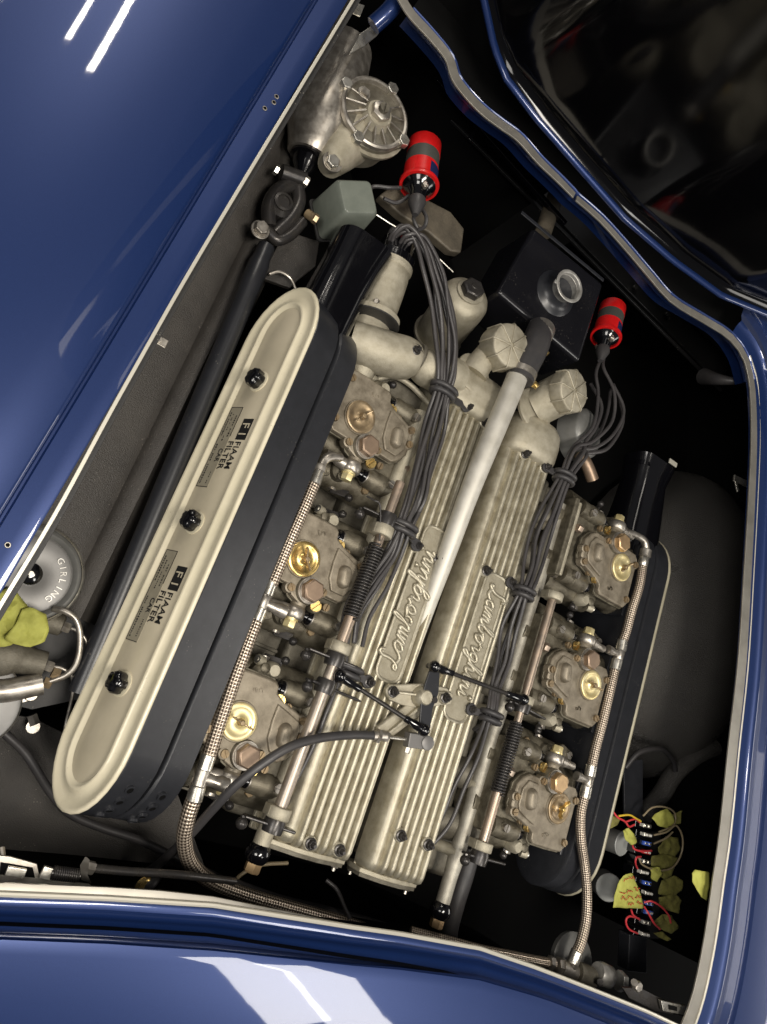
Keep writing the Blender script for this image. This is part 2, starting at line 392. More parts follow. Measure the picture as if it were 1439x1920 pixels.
# bay walls hanging under the trim
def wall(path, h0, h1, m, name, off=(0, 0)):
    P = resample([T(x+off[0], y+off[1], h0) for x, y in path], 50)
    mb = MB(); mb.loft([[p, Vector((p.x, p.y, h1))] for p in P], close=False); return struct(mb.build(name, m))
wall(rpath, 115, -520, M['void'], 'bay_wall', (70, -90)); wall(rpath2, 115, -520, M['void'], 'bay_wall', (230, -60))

# ---- body panel outside the band, right side and cowl
def outward(path, offs, name, m, parent, n=90, h=118, flip=1, k0=None):
    P = resample(catmull([T(x, y, h) for x, y in path], 6), n); rows = []
    for i, p in enumerate(P):
        d = P[min(i+2, n-1)]-P[max(i-2, 0)]; d.z = 0; d.normalize(); sd = Vector((-d.y, d.x, 0))*flip
        rows.append([Vector((p.x+sd.x*a, p.y+sd.y*a, z)) for a, z in offs])
    mb = MB(); mb.loft(rows, close=False); return mb.build(name, m, parent, ang=50)
fr = thing('body_side_panel', 'glossy blue painted body panel right of the engine opening, beyond the broad aluminium band', 'body panel', T(1420, 1200, 120))
outward(rpath2[6:], [(6, 100), (12, 119), (20, 122), (34, 124), (42, 128), (47, 132), (52, 131), (70, 124), (110, 118), (118, 106), (124, 106), (130, 120), (200, 126), (420, 110), (700, 40)], 'painted_skin', M['blue'], fr, h=120)
cw = thing('cowl_panel', 'narrow glossy blue body edge between the slim aluminium band and the raised black bonnet', 'body panel', T(900, 160, 120))
outward(rpath[2:]+rpath2[:9], [(6, 95), (9, 119), (13, 122), (18, 119), (21, 106), (22, 60)], 'painted_skin', M['blue'], cw, h=120)
outward(rpath[2:]+rpath2[:9], [(22, 62), (60, 50), (260, 40)], 'gutter', M['void'], cw, h=120)

# ---- open bonnet, upright at the top right
bn = thing('open_bonnet', 'raised bonnet at the top right, glossy black underside with a rounded blue painted edge', 'bonnet', T(1180, 420, 150))
lip = [(892, -60), (905, 0), (925, 92), (948, 150), (1005, 225), (1090, 322), (1170, 412), (1260, 490), (1350, 555), (1460, 600), (1600, 640)]
P = resample([T(x, y, 150) for x, y in lip], 60)
mb = MB(); lo = []
for i, p in enumerate(P):
    d = (P[min(i+1, 59)]-P[max(i-1, 0)]); d.z = 0; d.normalize(); sd = Vector((-d.y, d.x, 0))
    lo.append([p-sd*5-Z*2, p-sd*6+Z*3, p-sd*2+Z*8, p+sd*5+Z*9, p+sd*9+Z*5, p+sd*8-Z*4])
mb.loft(lo); mb.build('painted_edge', M['blue'], bn, ang=70)
mb = MB(); d = (P[-1]-P[0]); d.z = 0; d.normalize(); sdg = Vector((-d.y, d.x, 0))
rows = []
for i, p in enumerate(P): rows.append([p+sdg*a+Z*b for a, b in ((8, 6), (18, 12), (22, 26), (20, 40), (-14, 200), (-60, 420), (-118, 700), (-215, 1150), (-335, 1700))])
mb.loft(rows, close=False); M['bonnetblack'] = mat('black_bonnet_underside', (.002, .002, .0025), .10, 0, spec=.32, rvar=.03, nscale=8); mb.build('inner_skin', M['bonnetblack'], bn, ang=60)

# ---- front panel
def BY(x): return lerp_path([(-300, 1668), (0, 1676), (200, 1684), (400, 1697), (553, 1721), (660, 1738), (753, 1751), (900, 1778), (1000, 1812), (1050, 1831), (1131, 1863), (1213, 1896), (1290, 1932), (1500, 2030)], x)
fp = thing('nose_panel', 'glossy blue body panel along the bottom of the engine opening, with a grooved shut line', 'body panel', T(600, 1850, 110))
xs = list(range(-300, 1480, 10))
def frow(off, h): 
    out = []
    for x in xs:
        k = 1.0 if x < 400 else max(.62, 1-(x-400)*.0006)
        out.append(T(x, BY(x)+off*k, h))
    return out
def ssm(rows): 
    mb = MB(); mb.loft([[r[i] for r in rows] for i in range(len(xs))], close=False); return mb
def fl_(off, h): return [T(x, BY(x)+off*min(1, max(.16, 1-(x-300)/450.)), h) for x in xs]
ssm([fl_(-22, 108), fl_(-20, 116), fl_(-3, 119), frow(0, 119)]).build('edge_flange', M['trim'], at_)
mb = MB(); mb.tube([p for p in frow(0, 121)][::2], 3.6, 8, 2); mb.build('edging_strip', M['trimedge'], at_)
ssm([frow(3, 112), frow(6, 120), frow(13, 122), frow(22, 121), frow(28, 124), frow(34, 121), frow(40, 110), frow(46, 98), frow(60, 92), frow(72, 92), frow(78, 100), frow(81, 116), frow(86, 121), frow(100, 122)] +
    [[T(x, BY(x)+100*(1.0 if x < 400 else max(.62, 1-(x-400)*.0006)), 122)+Vector((0.12*a, -a, -a*a*.00045)) for x in xs] for a in (8, 18, 30, 45, 60, 80, 100, 120, 140, 165, 190, 220, 260, 300, 360, 420)]).build('painted_skin', M['blue'], fp, ang=50)
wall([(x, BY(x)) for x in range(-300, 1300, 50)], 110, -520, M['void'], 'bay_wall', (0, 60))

# ================================================================ engine castings
GX = 238.
blk = thing('engine_block', 'grey cast engine block and cylinder heads showing in the valley between the two ribbed covers', 'engine', Vector((GX, -150, -300)))
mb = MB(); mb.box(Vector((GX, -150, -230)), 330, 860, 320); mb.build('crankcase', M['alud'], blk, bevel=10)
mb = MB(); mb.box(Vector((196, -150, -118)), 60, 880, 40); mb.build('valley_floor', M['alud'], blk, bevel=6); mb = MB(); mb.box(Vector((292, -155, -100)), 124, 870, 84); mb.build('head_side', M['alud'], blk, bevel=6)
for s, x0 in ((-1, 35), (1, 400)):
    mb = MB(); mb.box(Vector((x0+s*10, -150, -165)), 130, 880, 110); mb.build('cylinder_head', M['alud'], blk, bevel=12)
for px_, py_ in ((802, 1192), (722, 1435)):
    mb = MB(); p = T(px_, py_, -88); mb.lathe(p, Z, [(-8, 15), (3, 15), (5, 12)], 20); mb.build('core_plug', M['aluflat'], blk)

# ---- cam covers
def cam_cover(name, label, ribs, prof, y0, y1, x0, x1, dome, zb=-92):
    t = thing(name, label, 'engine cover', Vector(((x0+x1)/2, (y0+y1)/2, -90)), 'ribbed covers along the engine')
    # constant cross-section with ribs
    N = ribs; pitch = (x1-x0)/N; sec = list(prof[0])
    for i in range(N):
        c = x0+pitch*(i+.5)
        sec += [(c-pitch*.42, -13), (c-pitch*.25, -1.5), (c-pitch*.15, 0), (c+pitch*.15, 0), (c+pitch*.25, -1.5), (c+pitch*.42, -13)]
    sec += list(prof[1])
    lo = []
    for y, dz, sh in ((y0, -14, 6), (y0+5, -4, 1.5), (y0+16, 0, 0), (y1-10, 0, 0), (y1, 0, 0)):
        lo.append([Vector((min(max(x, prof[0][0][0]+sh), prof[1][-1][0]-sh), y, z+(dz if z > zb+8 else 0))) for x, z in sec])
    mb = MB(); mb.loft(lo)
    mb.build('cover_casting', M['alu'], t, ang=50)
    # foot flange and front end flange
    xa, xb = prof[0][0][0], prof[1][-1][0]
    mb = MB(); mb.box(Vector(((xa+xb)/2+(0 if zb < -60 else 4), (y0+y1)/2, zb-1)), xb-xa+(14 if zb < -60 else 4), y1-y0+6, 10 if zb < -60 else 6); mb.build('foot_flange', M['aluflat'], t, bevel=3)
    mb = MB(); a = []
    for k in range(15):
        th = math.pi*k/14; a.append(Vector(((xa+xb)/2-(xb-xa)/2*1.02*math.cos(th), y0-9, -58-64*math.sin(th)*.9)))
    top = [Vector((xb, y0-9, -34)), Vector(((xa+xb)/2+20, y0-9, -16)), Vector(((xa+xb)/2-25, y0-9, -16)), Vector((xa+4, y0-9, -30))]
    mb.prism(a+top, Y*9); mb.build('end_flange', M['aluflat'], t, bevel=2)
    mb = MB(); mb.prism([p+(p-Vector(((xa+xb)/2, y0-9, -60)))*-.04-Y*6 for p in a+top], Y*7); mb.build('gasket', M['alud'], t)
    for q in ((xa+22, -88), ((xa+xb)/2+50, -96), (xb-8, -52)):
        mb = MB(); p = Vector((q[0], y0-9, q[1])); mb.lathe(p, -Y, [(0, 9), (3, 9)], 14); mb.hexa(p-Y*3, -Y, 7.5, 8, .3); mb.cyl(p-Y*11, p-Y*17, 3.4, n=8); mb.build('flange_bolt', M['steel'], t)
    # dome at the rear
    mb = MB(); lo = []
    dx0, dx1 = dome
    for k, (yy, zt, sh) in enumerate(((y1-14, 4, 4), (y1-8, 13, 1), (y1+6, 17, 0), (y1+40, 18, 0), (y1+64, 15, 3), (y1+82, 4, 12), (y1+92, -14, 24), (y1+96, -40, 30))):
        l = []
        for j in range(17):
            th = math.pi*j/16; c = math.cos(th); sn = math.sin(th)
            l.append(Vector(((dx0+dx1)/2-((dx1-dx0)/2-sh)*(abs(c)**.55)*(1 if c > 0 else -1), yy, -95+(zt+95)*sn**.45)))
        lo.append(l)
    mb.loft(lo); mb.build('rear_dome', M['aluflat'], t, ang=60)
    return t
cL = cam_cover('cam_cover', 'left ribbed aluminium cam cover with raised script lettering reading upwards', 7,
    ([(18, -92), (20, -70), (30, -34), (40, -14), (48, -8), (56, -10)], [(178, -12), (183, -40), (185, -92)]), -598, 285, 62, 175, (22, 196))
cR = cam_cover('cam_cover', 'right ribbed aluminium cam cover with raised script lettering reading downwards', 6,
    ([(212, -54), (213, -44), (216, -28), (221, -15), (227, -9), (232, -8), (236, -10)], [(342, -12), (346, -40), (348, -54)]), -602, 275, 240, 339, (212, 356), -54)
def nut_stud(p, parent, s=1.0, boss=True):
    if boss:
        mb = MB(); mb.lathe(p-Z*12, Z, [(0, 13*s), (9, 13*s), (11, 11*s)], 18); mb.build('stud_boss', M['alu'], parent)
    mb = MB(); mb.lathe(p-Z*1, Z, [(0, 10*s), (3, 10.5*s), (4, 8.5*s)], 16); mb.hexa(p+Z*3, Z, 8*s, 8*s, random.random()); mb.lathe(p+Z*(3+8*s), Z, [(0, 5.5*s), (3*s, 5*s), (5*s, 3*s), (8*s, 3*s)], 10)
    mb.build('cap_nut', M['blackmetal'], parent)
for x, y in ((877, 764), (911, 792), (783, 1024), (822, 1048), (583, 1582), (637, 1594)): nut_stud(T(x, y, 3), cL)
for x, y in ((985, 851), (1023, 876), (912, 1070), (957, 1091), (882, 1329), (752, 1567), (803, 1584)): nut_stud(T(x, y, 3), cR)
# plates with script
GL = {'L': (1.35, [(.95, 1.75), (.8, 2.1), (.55, 2.15), (.42, 1.8), (.5, 1.2), (.5, .7), (.3, .15), (.02, .0), (-.12, .2), (.1, .38), (.5, .15), (.95, 0), (1.3, .25)]),
 'a': (1.15, [(-.05, .25), (.25, .8), (.6, 1.0), (.85, .85), (.6, 1.0), (.25, .75), (.15, .35), (.35, .02), (.65, .15), (.85, .6), (.9, .95), (.85, .35), (.95, .05), (1.15, .25)]),
 'm': (1.45, [(0, .25), (.15, .9), (.27, .95), (.27, .02), (.3, .6), (.52, 1.0), (.66, .85), (.64, .02), (.68, .6), (.9, 1.), (1.05, .85), (1.02, .25), (1.15, .02), (1.45, .25)]),
 'b': (1.0, [(0, .25), (.3, 1.1), (.42, 1.95), (.28, 2.05), (.17, 1.6), (.15, .3), (.4, 0), (.72, .25), (.75, .7), (.6, .95), (.75, .78), (1.0, .85)]),
 'o': (1.05, [(0, .85), (.3, .98), (.55, 1.0), (.25, .8), (.15, .4), (.4, 0), (.75, .25), (.8, .75), (.55, 1.), (.7, .8), (1.05, .85)]),
 'r': (.85, [(0, .85), (.12, 1.12), (.25, .92), (.5, .88), (.48, .3), (.6, .02), (.85, .25)]),
 'g': (1.1, [(0, .25), (.25, .8), (.6, 1.0), (.8, .85), (.55, 1.), (.2, .7), (.18, .3), (.45, .08), (.75, .4), (.85, .9), (.82, 0), (.65, -.75), (.38, -.85), (.3, -.55), (.7, -.1), (1.1, .25)]),
 'h': (1.1, [(0, .25), (.32, 1.1), (.45, 1.95), (.3, 2.05), (.2, 1.6), (.18, .02), (.24, .6), (.5, 1.0), (.68, .8), (.66, .25), (.8, .02), (1.1, .25)]),
 'i': (.6, [(0, .25), (.2, .98), (.2, .25), (.33, .02), (.6, .25)]),
 'n': (1.1, [(0, .25), (.15, .95), (.25, .9), (.25, .02), (.3, .6), (.55, 1.0), (.7, .8), (.68, .25), (.8, .02), (1.1, .25)])}
def script(s, o, ex, ey, u, parent, r):
    mb = MB(); x = 0
    for k, ch in enumerate(s):
        adv, st = GL[ch]
        mb.tube([o+ex*((x+a+.18*b)*u)+ey*(b*u)+Z*(.3*math.sin(i*1.3)) for i, (a, b) in enumerate(st)], r, 7, 4)
        if ch == 'i': mb.sph(o+ex*((x+.48)*u)+ey*(1.55*u), r*1.5, 8)
        x += adv
    return mb.build('script_lettering', M['alu'], parent, ang=80)
def plate(cover, x0, x1, y0, y1, flip):
    o = []
    r = (x1-x0)/2*.7
    for cx, cy, a0 in ((x1-r, y1-r, 0), (x0+r, y1-r, 90), (x0+r, y0+r, 180), (x1-r, y0+r, 270)):
        for k in range(5): o.append(Vector((cx+r*math.cos(R_(a0+k*22.5)), cy+r*math.sin(R_(a0+k*22.5)), 1.2)))
    mb = MB(); mb.prism(o, Z*-11); pl = mb.build('name_plate', M['plate'], cover)
    mb = MB(); mb.tube(o+[o[0]], 3.2, 6, 1); mb.build('plate_rim', M['alu'], cover)
    if flip: script('Lamborghini', Vector((x1-15, y0+26, 3.0)), Y, -X, (y1-y0-52)/12.4, pl, 4.0)
    else: script('Lamborghini', Vector((x0+17, y1-24, 3.0)), -Y, X, (y1-y0-52)/12.4, pl, 4.0)
plate(cL, 96, 148, -285, 22, True)
plate(cR, 262, 318, -305, -5, False)
# ================================================================ air filter boxes
def stadium(c, ax, bx, half, r, n=14):
    o = []
    for k in range(n+1):
        t = -math.pi/2+math.pi*k/n; o.append(c+ax*(half-r+r*math.cos(t)*1.0)+bx*(r*math.sin(t)))
    for k in range(n+1):
        t = math.pi/2+math.pi*k/n; o.append(c+ax*(-(half-r)+r*math.cos(t))+bx*(r*math.sin(t)))
    return o
def oval(c, ax, bx, half, r, n=16):
    "stadium with slightly pointed long ends"
    o = []
    e = 1.35
    for k in range(n+1):
        t = -math.pi/2+math.pi*k/n; o.append(c+ax*(half-r*e+r*e*math.cos(t))+bx*(r*math.sin(t)))
    for k in range(n+1):
        t = math.pi/2+math.pi*k/n; o.append(c+ax*(-(half-r*e)+r*e*math.cos(t))+bx*(r*math.sin(t)))
    return o
TAU = R_(25); HB = 79; THK = 128
def airbox(name, label, side, c, y0, half, lid_detail, TAU=R_(25), THK=128):
    N = Vector((side*math.cos(TAU), 0, math.sin(TAU))); U = Vector((-side*math.sin(TAU), 0, math.cos(TAU)))
    t = thing(name, label, 'air filter', c-N*THK, 'air filter housings')
    def ring(d, grow, half_=half): return oval(c-N*d, Y, U, half_+grow, HB+grow)
    mb = MB(); mb.loft([ring(THK, -6), ring(THK-3, 0), ring(THK*.6, 0), ring(THK*.6-3, -4)]); mb.build('rear_shell', M['black'], t)
    mb = MB(); mb.loft([ring(THK*.6-2, -12), ring(THK*.5+2, -12)]); mb.build('shell_groove', M['blackmatt'], t)
    mb = MB(); mb.loft([ring(THK*.52, -4), ring(THK*.52-3, 1), ring(6, 2), ring(4, 0)]); mb.build('front_shell', M['black'], t)
        # lid with rolled rim, a step and a recessed centre
    mb = MB()
    P = [(5, 1), (2, 4), (-2, 3.5), (-3.5, 0), (-2.5, -4), (1, -12), (1, -24), (-3.5, -28), (-5, -31), (-4, -34), (1, -39)]
    mb.loft([ring(-(-d), g, half) for d, g in P], cap=(True, True)); mb.build('lid', M['cream'], t, ang=75)
    mb = MB(); mb.loft([ring(0.6, -39.5), ring(.2, -40.5)]); mb.build('lid_centre', M['creamdish'], t)
    return t, N, U
cAL = T(370, 1008, 25); cAL.x = -319; cAL.y += 24
abL, NL, UL = airbox('air_filter_box', 'left air filter box with ivory lid, printed stickers and three black knobs', -1, cAL, 0, 458, True)
def knob(p, N, parent):
    mb = MB(); mb.lathe(p, N, [(0, 20), (2, 20), (2.5, 17)], 22); mb.build('knob_washer', M['cream'], parent)
    mb = MB(); u, v = perp(N); lo = []
    for tt, r in ((1, 13), (4, 17), (16, 17.5), (21, 14), (23, 8)):
        lo.append([p+N*tt+(u*math.cos(2*math.pi*j/40)+v*math.sin(2*math.pi*j/40))*(r*(1-.13*(math.cos(2*math.pi*j/40*5) > .35))) for j in range(40)])
    mb.loft(lo); mb.build('lid_knob', M['blackgloss'], parent, ang=50)
for k in (-1, 0, 1): knob(cAL+Y*(k*268-4)-NL*0.5+UL*2, NL, abL)
def sticker(c, N, U, parent, off):
    # reading direction runs towards -Y
    ex, ey = -Y, U
    mb = MB(); mb.prism([c+ex*a+ey*b for a, b in ((-76, -36), (76, -36), (76, -8), (-76, -8))], N*.5)
    st = mb.build('sticker', M['sticker'], parent)
    mb = MB()
    for a0, b0, a1, b1 in ((-76, -36, 76, -36), (-76, -8, -20, -8), (-76, -36, -76, -8), (76, -36, 76, -8)): mb.bar(c+ex*a0+ey*b0+N*.7, c+ex*a1+ey*b1+N*.7, 1.1, .4, up=N)
    for b, a0, a1, hh in ((-31, -66, -20, 3.6), (-31, -4, 70, 4), (-24, -66, -12, 2.6), (-15, -60, -16, 3.2), (-16, 40, 70, 2.4)):
        a = a0
        while a < a1:
            w = random.uniform(1.6, 3.4)
            if random.random() < .8: mb.bar(c+ex*a+ey*b+N*.7, c+ex*(a+w)+ey*b+N*.7, random.uniform(.5, 1)*hh, .3, up=N)
            a += w+random.uniform(.9, 2.0)
    mb.build('fine_print', M['print'], st)
    for s_, sz, a, b in (('FIAAM', 19, -11, 13), ('FILTER', 18.5, -11, -4.5), ('CAR', 13, 4, -19)):
        o = text_mb(s_, sz, c+ex*a+ey*b+N*.9, ex*.95, ey, .3, 1.04, .012).build('lettering', M['print'], parent if b > 0 else st, smooth=False)
    mb = MB(); mb.prism([c+ex*a+ey*b+N*.3 for a, b in ((-54, 8), (-14, 8), (-14, 32), (-54, 32))], N*.6); mk = mb.build('black_mark', M['print'], parent)
    text_mb('FI', 25, c+ex*-47+ey*11+N*1.1, ex, ey, .3, 1.6).build('mark_lettering', M['creamdish'], parent, smooth=False)
for k in (.5, -.5): sticker(cAL+Y*(k*268+2)-NL*.3, NL, UL, abL, k)
# drain slots on the lower front end of the black shells
for d, col in ((36, 'front'), (98, 'rear')):
    for j in range(4):
        th = R_(-62+j*13)
        q = cAL-NL*d+Y*(-(458-HB*1.35)-HB*1.35*math.cos(th))+UL*(-HB*math.sin(th)); nrm = (Y*-math.cos(th)-UL*math.sin(th)).normalized()
        mb = MB(); mb.lathe(q-nrm*1, nrm, [(0, 8), (4.2, 8), (4.6, 5.2), (2.2, 5.2)], 14); mb.build('drain_boss', M['black'], abL)
        mb = MB(); mb.cyl(q+nrm*2.4, q+nrm*2.8, 5, n=12); mb.build('drain_hole', M['void'], abL)
# right box
cAR = Vector((775, -122, -108))
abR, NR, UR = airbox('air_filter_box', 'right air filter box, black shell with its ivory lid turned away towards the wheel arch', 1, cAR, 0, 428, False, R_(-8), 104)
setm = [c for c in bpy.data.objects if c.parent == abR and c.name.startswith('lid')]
M['creamshade'] = mat('shaded_ivory_lacquer', (.40, .37, .27), .4, .1, c2=(.30, .275, .2), nscale=20)  # darker copy of the lid lacquer, shade painted into the turned-away lid
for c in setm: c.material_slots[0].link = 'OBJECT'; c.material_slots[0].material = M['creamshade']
# intake snorkels
def rrect(c, ex, ey, w, h, r=.35, n=6):
    o = []
    for sx, sy, a0 in ((1, 1, 0), (-1, 1, 90), (-1, -1, 180), (1, -1, 270)):
        rr = min(w, h)*r
        for k in range(n): a = R_(a0+90*k/(n-1)); o.append(c+ex*(sx*(w/2-rr)+rr*math.cos(a))+ey*(sy*(h/2-rr)+rr*math.sin(a)))
    return o
def snorkel(parent, pts, w, h, m=None, ex=X, ey=Z):
    mb = MB(); lo = []
    for i, (p, a, b) in enumerate(zip(pts, w, h)): lo.append(rrect(p, ex, ey, a, b))
    q = pts[-1]; lo.append(rrect(q-Y*2, ex, ey, w[-1]-10, h[-1]-10)); lo.append(rrect(q-Y*30, ex, ey, w[-1]-14, h[-1]-14))
    mb.loft(lo); return mb.build('intake_snorkel', m or M['blackgloss'], parent, ang=50)
pB = T(628, 545, -10); pE = T(672, 462, 15)
snorkel(abL, [Vector((-252, 230, -8)), Vector((-252, 290, -4)), Vector((-250, 330, 0)), Vector((-246, 390, 8)), Vector((-242, 444, 14))], [104, 106, 104, 104, 112], [116, 110, 98, 90, 92])
pR = T(1185, 925, -30)
snorkel(abR, [Vector((700, 225, -95)), Vector((694, 290, -90)), Vector((684, 350, -80)), Vector((672, 410, -70)), Vector((666, 462, -62))], [130, 128, 116, 104, 124], [112, 104, 92, 84, 92])
mb = MB(); p = T(1262, 868, -20); mb.box(p, 28, 12, 4); mb.build('ivory_tab', M['trimedge'], abR, bevel=1)

# ================================================================ carburettors
def screw(mb, p, ax, r, h=5):
    ax = ax.normalized(); u, v = perp(ax); a = random.random()*3.1; u, v = u*math.cos(a)+v*math.sin(a), v*math.cos(a)-u*math.sin(a)
    mb.lathe(p, ax, [(0, r), (h*.55, r)], 14)
    for s in (-1, 1):
        pts = [p+ax*h*.5+v*(s*r*.17)+u*(r*.97), ] if 0 else []
        for k in range(8):
            t = math.asin(.17)+(math.pi-2*math.asin(.17))*k/7
            pts.append(p+ax*(h*.5)+u*(r*math.cos(t))+v*(s*r*math.sin(t)))
        mb.prism(pts, ax*(h*.5))
def SC(name, p, ax, r, m, parent, h=5):
    mb = MB(); screw(mb, p, ax, r, h); return mb.build(name, m, parent)
def carb_kit():
    t = thing('carburettor', 'x', 'carburettor', Vector((0, 0, 0)), 'twin-choke carburettors')
    v = lambda a, b, c=0: Vector((a, b, c))
    ol = [(-52, 70), (-44, 80), (-4, 82), (40, 82), (48, 76), (50, 64), (60, 58), (84, 50), (112, 42), (124, 26), (124, -14), (112, -32), (98, -42), (66, -42), (58, -34), (50, -30), (54, -50), (48, -66), (24, -74), (4, -66), (-6, -50), (-42, -50), (-52, -40)]
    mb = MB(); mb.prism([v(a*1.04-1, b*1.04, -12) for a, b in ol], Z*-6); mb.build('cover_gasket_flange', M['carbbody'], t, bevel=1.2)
    mb = MB(); mb.loft([[v(a, b, -12) for a, b in ol], [v(a, b, -3) for a, b in ol], [v(a*.965+1, b*.965, 0) for a, b in ol]]); cov = mb.build('float_cover', M['carb'], t, bevel=2.4, seg=3)
    mb = MB(); mb.prism([v(a, b, .5) for a, b in ((56, 48), (84, 40), (106, 32), (112, 20), (112, -10), (100, -30), (72, -30), (60, -10), (56, 20))], Z*-2, Z*4.5); mb.build('jet_cover', M['carb'], t, bevel=3, seg=3)
    mb = MB(); fr = (Vector((.97, .18, 0)), Vector((-.18, .97, 0)), Z)
    lo = []
    for z, w, h in ((3, 27, 44), (9, 25, 42), (15, 19, 36), (17.5, 11, 28)): lo.append([p+Vector((0, 0, 0)) for p in rrect(v(86, 3, z), fr[0], fr[1], w, h, .48)])
    mb.loft(lo); mb.build('jet_bump', M['carb'], t, ang=70)
    # round inspection disc and wing nut
    mb = MB(); mb.lathe(v(0, 0, -1), Z, [(0, 34), (2.5, 34), (4, 33)], 36); mb.build('disc_seat', M['carb'], t)
    mb = MB(); mb.lathe(v(0, 0, 3), Z, [(0, 31), (3.4, 31), (4.4, 29.5), (4.4, 24), (3.2, 22.5), (2.2, 17), (2.4, 12), (4.5, 8), (7, 6), (9, 5)], 40); disc = mb.build('inspection_disc', M['brass'], t, ang=50)
    mb = MB(); mb.lathe(v(0, 0, 8), Z, [(0, 6.5), (9, 5.5), (12, 4)], 12)
    for s in (-1, 1):
        mb.loft([[v(s*a, -b*2, c) for b in (-1, 1) for c in ((0, 1) if b < 0 else (1, 0))] for a in ()]) if 0 else None
        mb.prism([v(s*3, -1.6, 9), v(s*16, -1.6, 13), v(s*22, -1.6, 21), v(s*17, -1.6, 25), v(s*8, -1.6, 19), v(s*3, -1.6, 19)], Y*3.2)
    wn = mb.build('wing_nut', M['brassold'], t, bevel=1)
    # hexagon plug, boss
    mb = MB(); mb.lathe(v(32, -46, -30), Z, [(0, 26), (26, 26), (34, 24), (36, 22)], 26); mb.build('filter_boss', M['carbbody'], t)
    mb = MB(); mb.lathe(v(32, -46, 5), Z, [(0, 23.5), (3, 23.5)], 28); mb.lathe(v(32, -46, 9), Z, [(0, 21), (2, 21)], 28); mb.build('plug_washer', M['steel'], t)
    mb = MB(); mb.hexa(v(32, -46, 11), Z, 21, 14, .4); hx = mb.build('hexagon_plug', M['hex'], t, bevel=1)
    # body
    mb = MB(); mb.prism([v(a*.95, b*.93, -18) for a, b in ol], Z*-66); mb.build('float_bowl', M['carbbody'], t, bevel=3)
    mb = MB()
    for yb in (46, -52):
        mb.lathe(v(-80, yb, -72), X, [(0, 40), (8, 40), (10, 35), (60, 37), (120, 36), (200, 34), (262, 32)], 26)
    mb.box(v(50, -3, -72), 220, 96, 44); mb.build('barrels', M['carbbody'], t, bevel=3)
    mb = MB(); mb.box(v(-78, -3, -72), 8, 180, 92); mb.build('air_flange', M['black'], t, bevel=3)
    mb = MB(); mb.box(v(150, -3, -62), 10, 176, 88); mb.build('mounting_flange', M['aluflat'], t, bevel=4)
    mb = MB(); mb.box(v(163, -3, -64), 14, 184, 96); mb.build('insulator_flange', M['carbbody'], t, bevel=4)
    for b in (80, -86):
        mb = MB(); mb.lathe(v(150, b, -42), -X, [(0, 9), (4, 9)], 12); mb.hexa(v(146, b, -42), -X, 8, 9); mb.cyl(v(138, b, -42), v(128, b, -42), 4, n=8); mb.build('flange_nut', M['steel'], t)
    mb = MB(); mb.prism([v(54, 60, -24), v(142, 66, -28), v(146, -70, -28), v(60, -70, -24)], Z*-38); mb.build('body_web', M['carbbody'], t, bevel=5)
    for b, s in ((74, 1), (-84, -1)):
        mb = MB(); mb.lathe(v(70, b, -30), X, [(0, 17), (6, 20), (26, 20), (28, 21), (42, 21), (44, 19), (72, 20)], 22); mb.build('plug_housing', M['carbbody'], t, ang=35)
        mb = MB(); mb.lathe(v(52, b, -29), X, [(0, 8), (2, 10.5), (8, 10.5), (9, 14), (17, 14.5)], 18); mb.lathe(v(50, b, -29), X, [(0, 5), (3, 5)], 8); mb.build('plug_cap', M['blackgloss'], t)
        mb = MB(); mb.lathe(v(68, b, -29), X, [(0, 16), (3, 16)], 20); mb.build('plug_seat', M['steel'], t)
        SC('slotted_screw', v(118, b-s*4, -9), Z, 8, M['steel'], t, 7)
        mb = MB(); mb.lathe(v(118, b-s*4, -40), Z, [(0, 11), (30, 9)], 14); mb.build('screw_boss', M['carbbody'], t)
        mb = MB(); mb.lathe(v(64, b-s*20, -40), Z, [(0, 15), (24, 13), (28, 11)], 14); mb.build('jet_boss', M['carbbody'], t)
        SC('brass_screw', v(62, b-s*20, -11), (Z-X*.35), 10, M['brass'], t, 8)
        SC('slotted_screw', v(82, b-s*26, -14), Z, 7, M['brassold'], t, 7)
        mb = MB(); mb.lathe(v(26, b+s*10, -64), Z, [(0, 22), (24, 20), (32, 12)], 18); mb.lathe(v(26, b+s*22, -42), Z, [(0, 9), (12, 9), (14, 6)], 12); mb.build('body_boss', M['carbbody'], t)
        mb = MB(); mb.lathe(v(34, b+s*14, -72), Y*s, [(0, 15), (16, 15), (18, 11), (30, 11)], 16); mb.build('spindle_end', M['steel'], t)
        mb = MB(); mb.bar(v(34, b+s*42, -72), v(62, b+s*42, -50), 14, 4); mb.build('spindle_lever', M['blackmetal'], t, bevel=1)
        mb = MB(); mb.sph(v(64, b+s*48, -46), 8, 12); mb.build('lever_ball', M['blackmetal'], t)
    mb = MB(); mb.hexa(v(134, -32, -16), X, 10, 12, .2); mb.build('brass_bolt', M['copper'], t)
    mb = MB(); mb.lathe(v(-66, -98, -80), X, [(0, 20), (6, 26), (40, 30), (150, 33), (214, 34)], 22); mb.prism([v(-70, -92, -52), v(-58, -122, -52), v(-30, -130, -52), v(10, -112, -50), v(20, -90, -50)], Z*-22); mb.build('lower_casting', M['carbbody'], t, bevel=3)
    SC('casting_screw', v(-50, -112, -52), Z, 8, M['steel'], t, 6); mb = MB(); mb.hexa(v(90, -104, -48), Z, 8, 7); mb.build('casting_bolt', M['brassold'], t)
    mb = MB(); mb.lathe(v(0, 88, -78), X, [(0, 24), (30, 28), (150, 30)], 20); mb.build('upper_casting', M['carbbody'], t)
